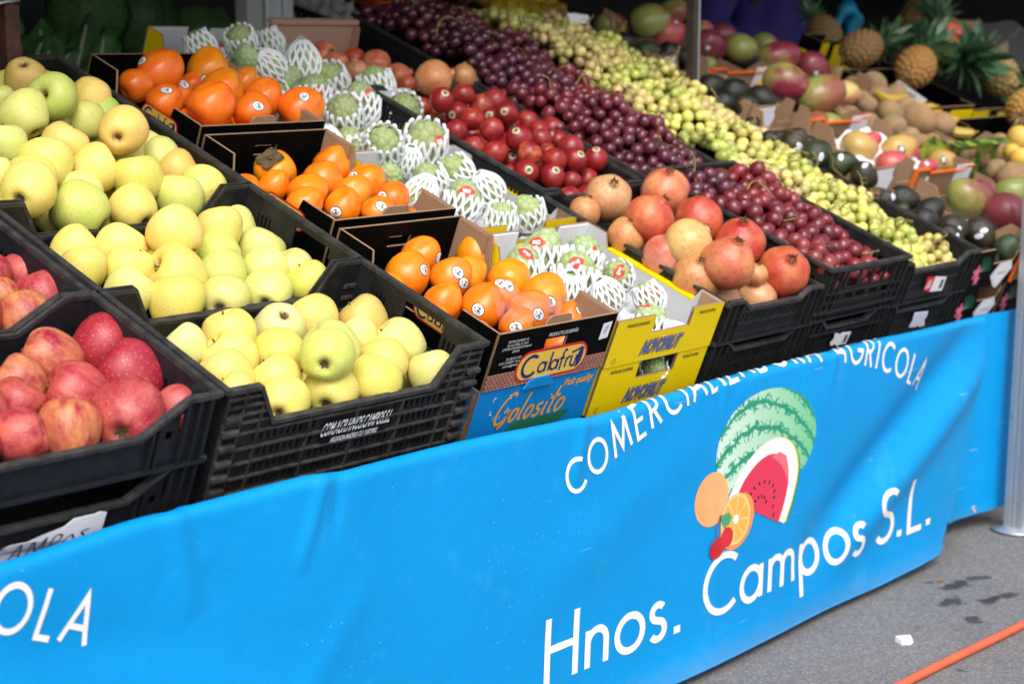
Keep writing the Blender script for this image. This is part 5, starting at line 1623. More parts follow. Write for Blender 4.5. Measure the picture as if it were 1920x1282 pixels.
def place_fruit(kind, x, s, n, r, code, hint, st, label, group, cup=False):
    c0, _ = COL[kind][code]
    me = RN.choice(PROTO[kind])
    sz = r
    V_ = VIEW
    if kind in ('golden_apple', 'red_apple'):
        if hint == 'F': ax = -(V_ * .95 + Vector((0, -.1, -.42)) + rv(.12))
        elif hint == 'R': ax = -(V_ * .7 + Vector((.55, 0, -.35)))
        elif hint == 'U': ax = -(V_ * .55 + Vector((0, 0, .75)) + rv(.1))
        elif hint == 'V': ax = V_ * 1.0 + Vector((-.45, .2, -.05))
        else:
            ax = Vector((RN.uniform(-1, 1), RN.uniform(-.2, 1), RN.uniform(.1, .9)))
            ax = ax - V_ * ax.dot(V_) * RN.uniform(.5, .9)
        sz = r * 1.085
    elif kind == 'persimmon':
        ax = Vector((.62, .05, .72)) + rv(.30) if hint != 'K' else -(Vector((-.55, .0, .7)))
        sz = r * .99
    elif kind == 'pomegranate':
        ax = {'U': Vector((.05, .05, 1)) + V_ * .5 + rv(.22), 'V': V_ * .6 + Vector((.1, .2, .7)), 'V2': V_ * .62 + Vector((.55, .1, .45)), 'R': Vector((1, .1, .45)) + V_ * .2 + rv(.12), 'F': V_ * .85 + Vector((.05, 0, .62))}.get(hint) or (Vector((.4, 0, .5)) + rv(1))
        sz = r * 1.0
    elif kind == 'mango': ax = Vector((.8, -.5, .15)) + rv(.5); sz = r * 1.04
    elif kind == 'avocado': ax = Vector((.7, -.6, .1)) + rv(.6); sz = r * 1.0
    elif kind == 'kiwi': ax = Vector((1, -.3, .0)) + rv(.5); sz = r * 1.03
    elif kind == 'cherimoya': ax = Vector((-.1, .25, .8)) + rv(.55) + V_ * .25; sz = r * (.90 if code == 'N' else 1.0)
    else: ax = rv(1); sz = r
    Rm = rot_to(ax)
    mw = rk(x, s, n) @ Rm @ Matrix.Scale(sz, 4)
    o = bpy.data.objects.new(kind, me)
    put(o, None, mw); tag(o, label, WORD.get(kind, kind), group)
    k = RN.uniform(.92, 1.08)
    o.color = tuple(min(1, v * k * RN.uniform(.96, 1.04)) for v in c0) + (1,)
    if kind == 'pomegranate': o.color[3] = {'r': 1., 'o': .8, 't': .42, 'b': .36, 'p': .7, 'y': .28}[code]
    if kind == 'mango': o['blush'] = [float(v) for v in BLUSH[code]]
    dv = Rm.inverted().to_3x3() @ V_
    if kind in ('golden_apple', 'red_apple'):
        if dv.normalized().z > -.15: put(bpy.data.objects.new('stem', STEM), o)
        if dv.normalized().z < .25: put(bpy.data.objects.new('calyx', CALYX), o)
    elif kind == 'persimmon' and hint == 'K': put(bpy.data.objects.new('calyx', PCALYX), o)
    elif kind == 'pomegranate': put(bpy.data.objects.new('crown', PCROWN), o)
    elif kind == 'cherimoya' and code in 'NB':
        nm = RN.choice(NETS) if code == 'N' else NETS[2]
        if code == 'N' or cup or RN.random() < .5:
            q = put(bpy.data.objects.new('foam_net', nm), o, Matrix.Rotation(RN.uniform(0, 6.28), 4, 'Z') if code == 'N' else (Rm.inverted() @ rot_to(Vector((.3, .5, 1.0)) + rv(.2)) @ Matrix.Translation((0, 0, -.35))))
    for d in st:
        dl = Rm.inverted().to_3x3() @ (RACK.to_3x3().inverted() @ Vector(d))
        if kind == 'persimmon': bird_sticker(o, me, dl, sz)
        elif kind == 'cherimoya': red_label(o, me, dl, sz)
        elif kind == 'tamarillo': round_sticker(o, me, dl, sz, 'beige', 'black', .0085)
        elif kind == 'avocado': round_sticker(o, me, dl, sz, 'white', 'lilac', .0105, .6)
        elif kind == 'mango': round_sticker(o, me, dl, sz, 'black', 'white', .013, .7)
    return o

GRP = {'golden_apple': 'golden apples', 'red_apple': 'red apples', 'persimmon': 'persimmons', 'cherimoya': 'custard apples', 'pomegranate': 'pomegranates', 'tamarillo': 'red tamarillos', 'avocado': 'avocados', 'mango': 'mangoes', 'kiwi': 'kiwis', 'honeydew': 'yellow melons'}
# small fruit that fills the crates below the top layer: zone -> x range, s range, n, radius, colour codes
FILL = {'B1': (1.555, 1.99, .05, .26, -.05, .037, 'yl'), 'B2': (1.555, 1.99, .35, .57, -.05, .037, 'ylg'), 'B3': (1.555, 1.99, .645, .87, .006, .038, 'ygG'), 'B4': (1.555, 1.99, .95, 1.17, .02, .038, 'gl'),
        'A1': (1.01, 1.45, .045, .26, -.002, .040, 'md'), 'A2': (1.0, 1.44, .345, .565, -.002, .040, 'md'), 'E2': (2.77, 3.04, .53, 1.01, .012, .027, 'RS'), 'E1': (2.785, 3.02, .06, .44, .0, .044, 'bt'),
        'C1': (2.11, 2.34, .05, .35, -.005, .034, 'o'), 'C2': (2.125, 2.355, .47, .75, -.005, .034, 'o'), 'C3': (2.15, 2.38, .88, 1.15, -.005, .034, 'r'),
        'H1': (3.80, 3.96, .04, .29, .0, .03, 'k'), 'H2': (3.81, 3.95, .39, .66, .05, .03, 'k'), 'H3': (3.83, 3.95, .77, 1.02, .04, .03, 'k'), 'I1': (4.06, 4.26, .06, .27, .01, .045, 'gp'), 'I2': (4.06, 4.26, .4, .61, .02, .045, 'or'), 'I3': (4.06, 4.26, .74, .95, .03, .048, 'gv'),
        'J1': (4.37, 4.60, .03, .37, .01, .03, 'k'), 'J2': (4.37, 4.60, .48, .81, .04, .03, 'k'), 'D3': (2.45, 2.66, .82, 1.38, .0, .036, 'N')}
for z, (kind, items) in FRUIT.items():
    its = [list(i) + [0] for i in items]
    if z in FILL:
        x0, x1, s0, s1, n0, r, cc = FILL[z]
        k = 0; s = s0
        while s < s1:
            x = x0 + (r if k % 2 else 0)
            while x < x1:
                px_, ps_ = x + RN.uniform(-.004, .004), s + RN.uniform(-.004, .004)
                if all((px_ - i[0]) ** 2 + (ps_ - i[1]) ** 2 + (n0 - i[2]) ** 2 > (.90 * (r + i[3])) ** 2 for i in items):
                    its.append([px_, ps_, n0, r * RN.uniform(.93, 1.03), RN.choice(cc), '', [], 1])
                x += 2.0 * r
            s += 1.75 * r; k += 1
    for layer in (0, 1):
        L = sorted([i for i in its if i[7] == layer], key=lambda i: i[1])
        if not L: continue
        rows = []; pitch = 1.55 * (sum(i[3] for i in L) / len(L))
        for i in L:
            if rows and i[1] - rows[-1][0][1] < pitch: rows[-1].append(i)
            else: rows.append([i])
        for a, row in enumerate(rows):
            row.sort(key=lambda i: i[0])
            for b, i in enumerate(row):
                cn_ = COL[kind][i[4]][1]
                pos = f'{ORD[b]} from left, ' if len(row) > 1 else 'alone in '
                lab = f'{cn_} {WORD.get(kind, kind)}, {pos}{ORD[a]} row of {PLACE[z]}'
                if layer: lab = f'half hidden {WORD.get(kind, kind)}, {pos}{ORD[a]} under row of {PLACE[z]}'
                place_fruit(kind, *i[:7], lab, GRP[kind], z == 'D1')
# ------------------------------------------------------------------ grapes
GV, GF = ico(3)
GR = [mesh('grape', [tuple(p * np.array((1, 1, k))) for p in GV], GF, M['redgrape'], True) for k in (1.08, 1.2)]
GG = [mesh('grape', [tuple(p * np.array((1, 1, k))) for p in GV], GF, M['greengrape'], True) for k in (1.02, 1.12)]
RED = [(.135, .010, .014), (.085, .008, .016), (.19, .016, .018), (.22, .03, .026), (.065, .010, .022), (.14, .016, .022)]
RED2 = [(.060, .009, .018), (.040, .007, .017), (.095, .012, .020), (.070, .012, .026)]
REDF = [(.20, .050, .060), (.14, .028, .045), (.22, .075, .085), (.10, .020, .036), (.14, .045, .075)]
GRN = [(.56, .53, .13), (.60, .52, .15), (.50, .51, .11), (.64, .52, .20)]
GRN2 = [(.47, .48, .11), (.53, .47, .14), (.40, .45, .09), (.57, .46, .18)]
def heap(zone, x0, x1, s0, s1, hfun, r, per, cols, meshes, red, cword, cratew, skip=0.):
    # bunch seeds, then grapes thrown on the heap surface and given to the nearest bunch
    rr = random.Random(zone)
    seeds = []
    tries = 0
    target = max(2, int((x1 - x0) * (s1 - s0) / (per * 2.6 * r * r)))
    while len(seeds) < target and tries < 4000:
        p = (rr.uniform(x0 + r, x1 - r), rr.uniform(s0 + r, s1 - r)); tries += 1
        if all(math.hypot(p[0] - q[0], p[1] - q[1]) > .75 * math.sqrt((x1 - x0) * (s1 - s0) / target) for q in seeds): seeds.append(p)
    ang = [rr.uniform(0, 3.14) for _ in seeds]
    lift = [rr.uniform(.012, .050) for _ in seeds]
    bc = [rr.choice(cols) for _ in seeds]
    def near(x, s):
        b = None
        for i, q in enumerate(seeds):
            dx, ds = x - q[0], s - q[1]; u = dx * math.cos(ang[i]) + ds * math.sin(ang[i]); v = -dx * math.sin(ang[i]) + ds * math.cos(ang[i])
            d = math.hypot(u * .75, v * 1.2)
            if b is None or d < b[0]: b = (d, i, b[0] if b else 9.)
            elif d < b[2]: b = (b[0], b[1], d)
        return b
    P = []
    cell = {}
    def ok(p, k):
        c = tuple(int(math.floor(t / (2 * r))) for t in p[:3])
        for a in (-1, 0, 1):
            for b in (-1, 0, 1):
                for e in (-1, 0, 1):
                    for q in cell.get((c[0] + a, c[1] + b, c[2] + e), ()):
                        if (p[0] - q[0]) ** 2 + (p[1] - q[1]) ** 2 + (p[2] - q[2]) ** 2 < (k * r) ** 2: return False
        return True
    nth = int(40 * (x1 - x0) * (s1 - s0) / (r * r))
    for layer, kk in ((0, 1.72), (1, 1.85)):
        for _ in range(nth if layer == 0 else nth // 2):
            x, s = rr.uniform(x0, x1), rr.uniform(s0, s1)
            d, i, d2 = near(x, s)
            if layer == 0 and d2 - d < .012 and rr.random() < .75: continue
            n = hfun((x - x0) / (x1 - x0), (s - s0) / (s1 - s0)) + lift[i] * math.exp(-(d / .045) ** 2) + .006 * noise.noise(Vector((x * 40, s * 40, 0))) + .016 * noise.noise(Vector((x * 13, s * 13, 5))) - layer * 1.55 * r
            p = (x, s, n, i, layer)
            if layer == 0 and noise.noise(Vector((x * 30, s * 30, 8))) > .42: continue
            if ok(p, kk):
                P.append(p); cell.setdefault(tuple(int(math.floor(t / (2 * r))) for t in p[:3]), []).append(p)
    order = sorted(range(len(seeds)), key=lambda i: seeds[i][1])
    rows = []
    for i in order:
        if rows and seeds[i][1] - seeds[rows[-1][0]][1] < .085: rows[-1].append(i)
        else: rows.append([i])
    name = {}
    for a, row in enumerate(rows):
        row.sort(key=lambda i: seeds[i][0])
        for b, i in enumerate(row):
            name[i] = f'{cword} grape bunch, ' + (f'{ORD[b]} from left, ' if len(row) > 1 else 'alone in ') + f'{ORD[a]} row of {cratew}'
    for i, (sx, ss) in enumerate(seeds):
        mine = [p for p in P if p[3] == i]
        if not mine: continue
        h0 = hfun((sx - x0) / (x1 - x0), (ss - s0) / (s1 - s0))
        root = thing('grape_bunch', name[i], 'grapes', rk(sx, ss, h0 - .03), 'red grape bunches' if red else 'green grape bunches')
        for p in mine:
            q = bpy.data.objects.new('grape', rr.choice(meshes))
            k = r * rr.uniform(.80, 1.14)
            ml = Matrix.Translation((p[0] - sx, p[1] - ss, p[2] - h0 + .03)) @ rot_to(rv(1)) @ Matrix.Scale(k, 4)
            put(q, root, ml)
            c = bc[i]; j = rr.uniform(.62, 1.3)
            q.color = (c[0] * j, c[1] * j * rr.uniform(.9, 1.1), c[2] * j, 1)
        # stalk that winds through the bunch, its end standing clear
        hh = lift[i] + .03
        a = rr.uniform(0, 6.28)
        up = rr.choice([.015, .025, .04])
        pts = cr_spline([(-.035 * math.cos(a), -.035 * math.sin(a), hh - .012), (0, 0, hh + .004), (.018 * math.cos(a), .018 * math.sin(a), hh + .010 + up * .4), (.03 * math.cos(a + .6), .03 * math.sin(a + .6), hh + up)], 4)
        tw = [tube(pts, [.0018] * (len(pts) - 1) + [.0028], 6)]
        for k in range(4):
            b = pts[2 + k * 2]; e = rr.uniform(0, 6.28)
            tw.append(tube([b, (b[0] + .012 * math.cos(e), b[1] + .012 * math.sin(e), b[2] + .003), (b[0] + .021 * math.cos(e + .3), b[1] + .021 * math.sin(e + .3), b[2] - .008)], .0009, 5))
        part('stalk', join(*tw), M['stem'] if not red or rr.random() < .8 else M['brownstem'], root, None, True)
    return seeds
sm = lambda t: t * t * (3 - 2 * t)
heap('F1', 3.092, 3.384, .02, .475, lambda u, v: .046 + .046 * sm(min(1, v / .45)) + .018 * math.sin(math.pi * u) - .022 * u - .055 * (1 - u) * sm(max(0, (v - .62) / .38)) - .01 * max(0, (v - .85) / .15), .0168, 24, REDF + RED, GR, True, 'large red', 'the front red grape crate')
heap('F2', 3.088, 3.386, .515, .99, lambda u, v: .042 + .048 * sm(min(1, v / .4)) + .024 * math.sin(math.pi * u) - .020 * u, .0150, 26, RED + RED2, GR, True, 'dark red', 'the middle red grape crate')
heap('F3', 3.088, 3.386, 1.0, 1.45, lambda u, v: .090 + .020 * math.sin(math.pi * u) - .012 * u + .012 * math.sin(math.pi * v), .0146, 26, RED2, GR, True, 'purple red', 'the rear red grape heap')
heap('G1', 3.42, 3.735, .02, .50, lambda u, v: (1 - u) * (.030 + .046 * sm(v)) + u * (-.004 + .060 * v) + .012 * math.sin(math.pi * u), .0137, 28, GRN, GG, False, 'pale green', 'the front green grape crate')
heap('G2', 3.415, 3.735, .51, .90, lambda u, v: (1 - u) * (.072 + .018 * v) + u * (.058 + .05 * v) + .012 * math.sin(math.pi * u), .0140, 28, GRN2 + GRN, GG, False, 'yellow green', 'the middle green grape heap')
heap('G3', 3.415, 3.735, .905, 1.40, lambda u, v: (1 - u) * (.092 + .03 * math.sin(math.pi * v)) + u * (.105 - .025 * v) + .014 * math.sin(math.pi * u), .0132, 28, GRN2, GG, False, 'green', 'the rear green grape heap')
# bare stalks left standing on the heaps
def stalk(label, x, s, n, curves, m='stem', r=.0022):
    root = put(bpy.data.objects.new('grape_stalk', mesh('grape_stalk', *join(*[tube(cr_spline(c, 5), [r * (1 - .4 * k / (len(c) * 5)) for k in range((len(c) - 1) * 5 + 1)], 6) for c in curves]), M[m], True)), None, rk(x, s, n))
    tag(root, label, 'grape stalk', 'bare grape stalks')
stalk('bare branching grape stalk arching over the dark red grapes', 3.25, .90, .125, [[(.085, .01, .07), (.06, .0, .055), (.025, -.01, .02), (.0, -.02, -.005)], [(.085, .01, .07), (.075, -.005, .03), (.055, -.02, -.005), (.04, -.04, -.02)], [(.06, -.018, .0), (.085, -.03, -.01), (.10, -.05, -.025)], [(.025, -.01, .02), (.03, -.03, -.005), (.02, -.05, -.03)], [(.085, .01, .07), (.095, -.005, .03), (.105, -.02, .0)], [(.04, -.04, -.02), (.05, -.06, -.04)], [(.0, -.02, -.005), (-.005, -.03, -.03)]])
stalk('long crooked grape stalk lying on the rearmost red grapes', 3.14, 1.22, .13, [[(-.05, -.02, -.02), (-.045, -.01, .015), (-.01, 0, .03), (.03, 0, .02), (.05, -.01, .012), (.09, .0, .005), (.14, 0, .0), (.19, -.02, .0)], [(.05, -.01, .012), (.035, -.03, -.01), (.025, -.05, -.035)]])
stalk('tall thin grape stalk rising at the back of the red grapes', 3.12, 1.32, .12, [[(-.03, 0, -.03), (-.01, 0, .01), (-.005, 0, .05), (.02, 0, .085), (.03, 0, .10)]])
stalk('forked brown grape stalk standing on the rear green grapes', 3.70, .97, .125, [[(-.02, 0, -.02), (.0, 0, .025), (.012, 0, .05), (.012, 0, .085)], [(.0, 0, .025), (-.012, 0, .04)], [(-.04, 0, -.02), (-.035, 0, .04)]], 'brownstem')
stalk('brown grape stalk bridging from green grapes to the avocados', 3.66, .50, .115, [[(-.06, .04, .02), (-.02, .02, .03), (.02, 0, .02), (.04, -.01, -.01)], [(.02, 0, .02), (.05, .0, .01)]], 'brownstem')
stalk('twisted grape stalk on the front green grapes', 3.55, .33, .135, [[(.03, .04, .03), (.012, .01, .02), (.0, -.01, .002), (.015, -.04, -.01)], [(.0, -.01, .002), (.03, -.02, -.012)]], 'brownstem')
stalk('green curved grape stalk among the front red grapes', 3.22, .30, .120, [[(-.05, 0, .0), (-.02, .01, .012), (.02, .01, .008), (.05, .0, -.01)], [(.0, .01, .012), (.01, -.02, .0), (.02, -.04, -.015)]])

# ------------------------------------------------------------------ bananas, pineapples, price sign
M['banana'] = fruit_skin('banana_skin', rough=.4, varc=(.9, .82, .5))
def banana():
    p = cr_spline([(-1, 0, .28), (-.6, 0, .05), (0, 0, -.06), (.6, 0, .06), (.95, 0, .26), (1.15, 0, .42)], 4)
    r = [(.06 + .25 * math.sin(math.pi * min(1, max(0, (k + .6) / (len(p) - 3)))) ** .5) if k < len(p) - 4 else .055 for k in range(len(p))]
    return mesh('banana', *tube(p, r, 7), M['banana'], False)
BAN = banana()
for k, (x, s, n, a, w) in enumerate([(4.70, .74, .085, -.95, 'uppermost behind the kiwis'), (4.715, .665, .075, -.85, 'in the middle of the row beside the kiwis'), (4.735, .61, .06, -.9, 'lowest beside the leaf printed flap'), (4.64, .80, .085, -.4, 'highest, under the brown kiwis')]):
    o = put(bpy.data.objects.new('banana', BAN), None, rk(x, s, n) @ Matrix.Rotation(a, 4, 'Z') @ Matrix.Rotation(RN.uniform(-.3, .6), 4, 'X') @ Matrix.Scale(.054, 4))
    o.color = (.50, .33, .05, 1)
    tag(o, f'ripe yellow banana lying {w}', 'banana', 'loose bananas')
pk, pg = scaled(150, .12, 300, .03)
pv = iv5 * pk[:, None] * np.array((1, 1, 1.38)); pv[:, :2] *= (1 - .08 * iv5[:, 2:3] ** 2)[:, :1]
reg('pineapple', 0, ([tuple(p) for p in pv], if5), M['pineapple'], True, pg)
M['pineleaf'] = None
def leafmat():
    t = NT('pineapple_leaf'); o = t.obj(); oo = t.off(o)
    c = t.mix(t.mr(t.noise(t.mapv(oo, (6, 6, .6)), 2, 3), .3, .7), (.018, .065, .028), (.055, .14, .06))
    c = t.mix(t.mr(t.noise(oo, 1.5, 2), .55, .7), c, (.14, .22, .12))
    return t.out(c, .42, .4)
M['pineleaf'] = leafmat()
def blade(k):
    V = []; F = []
    for i in range(8):
        t = i / 7; w = .22 * (1 - t) ** .7 + .004; b = (.15 + .45 * k) * t * t
        for j in (-1, 0, 1): V.append((w * j, b + .05 * abs(j) * (1 - t), t * (1.5 - .35 * k * t)))
    for i in range(7):
        for j in range(2): F.append((i * 3 + j, i * 3 + j + 1, i * 3 + j + 4, i * 3 + j + 3))
    V2 = [(x, y - .018, z) for x, y, z in V]; m = len(V)
    F += [tuple(m + i for i in f[::-1]) for f in F]
    return mesh('leaf', V + V2, F, M['pineleaf'], True)
BLADES = [blade(k / 3) for k in range(5)]
BASEL = blade(.6); BASEL.name = 'base_leaf'; BASEL.materials.clear(); BASEL.materials.append(plain('dry_leaf', (.36, .24, .12), .8, .2, .3, 6))
SPK = mesh('spike', *tube([(0, 0, 0), (0, .0, .20)], [.03, .004], 4), M['crown'], False)
def pineapple(label, x, s, n, r, axis, colr, nleaf=26, ls=1.0):
    colr = tuple(c * k for c, k in zip(colr, (.68, .72, .85)))
    Rm = rot_to(axis)
    o = bpy.data.objects.new('pineapple', PROTO['pineapple'][0]); put(o, None, rk(x, s, n) @ Rm @ Matrix.Scale(r * .80, 4)); o.color = colr + (1,)
    tag(o, label, 'pineapple', 'pineapples')
    for k in range(9):
        l = bpy.data.objects.new('base_leaf', BASEL)
        put(l, o, Matrix.Translation((0, 0, -1.30)) @ Matrix.Rotation(k * .7, 4, 'Z') @ Matrix.Rotation(rad(120 + 20 * (k % 2)), 4, 'X') @ Matrix.Scale(.42, 4))
    for k in range(nleaf):
        t = k / nleaf; a = k * 2.4
        l = bpy.data.objects.new('leaf', BLADES[min(4, int((1 - t) * 5))])
        put(l, o, Matrix.Translation((0, 0, 1.28 + .25 * t)) @ Matrix.Rotation(a, 4, 'Z') @ Matrix.Rotation(-rad(6 + 52 * (1 - t)), 4, 'X') @ Matrix.Scale(ls * 1.35 * (.75 + .5 * t + RN.uniform(-.1, .15)), 4))
    return o
pineapple('upright pineapple at the top of the pineapple heap', 5.56, 1.26, .16, .085, (.15, .2, 1), (.34, .20, .055))
pineapple('pineapple leaning behind the red tag, base to the front', 5.46, 1.08, .15, .090, (.5, .9, .5), (.28, .19, .06), 20)
pineapple('orange tinted pineapple lying with its pale base towards the street', 4.93, .90, .14, .075, (.75, .25, .35), (.44, .21, .05), 38, 1.1)
pineapple('pineapple with brown base beside the yellow box and the apron', 4.80, 1.03, .15, .070, (.8, -.1, .3), (.30, .16, .05), 26, .9)
pineapple('yellowish pineapple at the right edge with its base to the street', 5.05, .56, .14, .078, (.75, .2, .12), (.50, .27, .05), 38, 1.1)
pineapple('pineapple half covered by clear film behind the dark crowns', 5.30, .80, .15, .078, (.3, .9, .4), (.38, .25, .07), 18)
pineapple('pineapple under the blue gloved hand', 4.96, 1.26, .11, .066, (.3, .9, .35), (.30, .18, .06), 20, .8)
pineapple('leafy pineapple lying crown forward in the middle of the heap', 5.22, .98, .16, .07, (-.2, -.85, .15), (.30, .20, .06), 38, 1.3)
pineapple('pineapple at the far right with crown hanging forward', 5.02, .40, .12, .07, (-.1, -.9, .3), (.36, .22, .06), 38, 1.2)
tagm = put(bpy.data.objects.new('hang_tag', mesh('hang_tag', *join(xf(lathe([(0, 0), (.034, .002), (.036, .005), (.034, .008), (0, .01)], 20), lambda p: p)), M['labelred'], True)), None, rk(5.28, 1.0, .21) @ rot_to(VIEW))
tag(tagm, 'round red tag with a dark spot among the pineapples', 'tag')
part('tag_print', xf(ell(.012, .009, 14), lambda p: (p[0] + .008, p[1], .0112)), M['black'], tagm)
sg = thing('price_sign', 'pale grey price sign with black digits leaning by the bananas', 'price sign', rk(4.77, .82, .075) @ Matrix.Rotation(rad(-118), 4, 'Z') @ Matrix.Rotation(rad(58), 4, 'X'))
part('board', box(-.085, .085, -.02, .035, -.0015, .0015), M['greyboard'], sg)
part('digits', xf(text_vf('1,99', .050, .9), lambda p: (p[0], p[1] + .006, .0021)), M['black'], sg)
def sheetf(label, name, cat, pts, m, mw, seed, amp=.02):
    # crumpled thin sheet between four corners
    V = []; F = []; n = 12
    a, b, c, d = [Vector(p) for p in pts]
    for i in range(n + 1):
        for j in range(n + 1):
            u, v = i / n, j / n
            p = (a * (1 - u) + b * u) * (1 - v) + (d * (1 - u) + c * u) * v
            V.append(tuple(p + Vector((0, 0, 1)) * amp * noise.noise(p * 22 + Vector((seed, 0, 0))) + Vector((1, 0, 0)) * amp * .4 * noise.noise(p * 30 + Vector((0, seed, 0)))))
    F = [(i * (n + 1) + j, i * (n + 1) + j + 1, (i + 1) * (n + 1) + j + 1, (i + 1) * (n + 1) + j) for i in range(n) for j in range(n)]
    o = put(bpy.data.objects.new(name, mesh(name, V, F, M[m], True)), None, mw); tag(o, label, cat); return o
def filmmat():
    t = NT('clear_film')
    tr = t.n('BsdfTransparent'); gl = t.n('BsdfGlossy', i={'Roughness': .12, 'Color': (1, 1, 1)})
    df = t.n('BsdfDiffuse', i={'Color': (.7, .7, .72)})
    m1 = t.n('MixShader', i={0: .13, 1: tr.outputs[0], 2: gl.outputs[0]}); m2 = t.n('MixShader', i={0: .045, 1: m1.outputs[0], 2: df.outputs[0]})
    t.t.links.new(m2.outputs[0], t.t.nodes['Material Output'].inputs[0]); return t.m
M['film'] = filmmat()
sheetf('clear plastic film draped over the pineapples at the right edge', 'plastic_film', 'film', [(5.25, .68, .20), (5.75, .60, .22), (5.9, .95, .26), (5.35, 1.05, .24)], 'film', RACK, 4, .03)
sheetf('white film sheet under the pink mangoes', 'plastic_film', 'film', [(4.02, .40, .040), (4.29, .40, .045), (4.29, .63, .07), (4.02, .63, .06)], 'foam', RACK, 9, .030)
sheetf('clear film flap over the front persimmons', 'plastic_film', 'film', [(2.14, .06, .058), (2.27, .035, .062), (2.34, .10, .066), (2.2, .15, .074)], 'film', RACK, 13, .010)
sheetf('white torn paper standing in the rear green grapes', 'paper_sheet', 'paper', [(3.60, 1.20, .125), (3.69, 1.22, .125), (3.71, 1.25, .165), (3.62, 1.25, .16)], 'paper', RACK, 3, .01)
sheetf('grey cardboard divider by the tamarillos', 'paper_sheet', 'cardboard', [(2.74, .98, .04), (2.86, 1.02, .05), (2.88, 1.05, .05), (2.76, 1.05, .05)], 'greyboard', RACK, 5, .004)
# torn paper label on the empty crate at the left
pp = [(1.115, -.124), (1.333, -.121), (1.336, -.080), (1.325, -.077), (1.318, -.079), (1.285, -.078), (1.270, -.087), (1.235, -.090), (1.215, -.094), (1.19, -.093), (1.165, -.100), (1.115, -.103)]
pl = thing('paper_label', 'torn white paper with handwritten letters on the empty black crate', 'paper label', rk(1.22, -.012, -.10), None)
part('paper', ([(x - 1.22, -.0012 + .003 * math.sin(x * 30), z + .10) for x, z in pp] + [(x - 1.22, -.0004 + .003 * math.sin(x * 30), z + .10) for x, z in pp], [tuple(range(12)), tuple(range(12, 24))[::-1]] + [(i, (i + 1) % 12, 12 + (i + 1) % 12, 12 + i) for i in range(12)]), M['paper'], pl)
HW = [[(.5, .9), (.1, .75), (.05, .1), (.45, .0)], [(.75, 0), (1.0, .9), (1.15, 0)], [(.82, .35), (1.12, .4)], [(1.35, 0), (1.45, .9), (1.7, .3), (1.9, .95), (1.95, 0)], [(2.2, 0), (2.25, .9), (2.55, .8), (2.5, .5), (2.25, .42)], [(2.95, .7), (2.75, .4), (2.9, .05), (3.15, .3), (2.98, .7)], [(3.6, .75), (3.35, .65), (3.55, .35), (3.5, .0), (3.25, .05)]]
part('handwriting', xf(join(*[ribbon(cr_spline(s, 6) if len(s) > 2 else s, .07) for s in HW]), lambda p: (-.068 + (p[0] + p[1] * .25) * .042, -.0035 + .003 * math.sin((-.068 + p[0] * .042 + 1.22) * 30), -.018 + p[1] * .026)), M['navy'], pl)

# ------------------------------------------------------------------ things on the ground
M['hose'] = plain('orange_red_cable', (.62, .115, .050), .5, .4, .1, 30)
hp = cr_spline([(1.2, -.31, .009), (2.4, -.318, .009), (2.87, -.322, .009), (3.3, -.342, .009), (3.9, -.36, .009), (5.5, -.40, .009), (9, -.3, .009)], 14)
o = put(bpy.data.objects.new('cable', mesh('cable', *tube(hp, .0088, 10), M['hose'], True)))
tag(o, 'orange red cable lying on the grey asphalt in front of the banner', 'cable')
lt = put(bpy.data.objects.new('litter_scrap', mesh('litter_scrap', *tube([(0, 0, 0), (0, 0, .006)], [.0, .0], 3), M['white'])))
V = [(-.018, -.006, .001), (-.006, -.019, .001), (.012, -.016, .001), (.022, -.004, .002), (.014, .012, .001), (-.008, .016, .001)]
lt.data = mesh('litter_scrap', V + [(x * .9, y * .9, .009 + .004 * (i % 2)) for i, (x, y, z) in enumerate(V)], [tuple(range(6))[::-1], tuple(range(6, 12))] + [(i, (i + 1) % 6, 6 + (i + 1) % 6, 6 + i) for i in range(6)], M['white'])
lt.location = (3.068, -.198, 0)
tag(lt, 'small white scrap lying on the asphalt near the cable', 'litter')
lf = put(bpy.data.objects.new('fallen_leaf', mesh('fallen_leaf', [(-.012, 0, .002), (-.004, -.006, .004), (.007, -.004, .003), (.014, 0, .006), (.006, .005, .005), (-.005, .006, .003)], [(0, 1, 2, 3, 4, 5)], plain('dead_leaf', (.25, .16, .04), .7))))
lf.location = (3.488, -.062, .001); tag(lf, 'small curled yellow brown leaf on the stained asphalt', 'leaf')
gv = []; gf = []
for k in range(1600):
    x, y = RN.uniform(2.4, 5), RN.uniform(-.5, .1); s_ = RN.uniform(.0008, .0034); b = len(gv)
    gv += [(x + RN.uniform(-s_, s_), y + RN.uniform(-s_, s_), RN.uniform(0, s_)) for _ in range(4)]; gf += [(b, b + 1, b + 2), (b, b + 1, b + 3), (b + 1, b + 2, b + 3), (b, b + 2, b + 3)]
o = put(bpy.data.objects.new('grit', mesh('grit', gv, gf, plain('grit', (.22, .21, .20), .8)))); tag(o, kind='stuff')

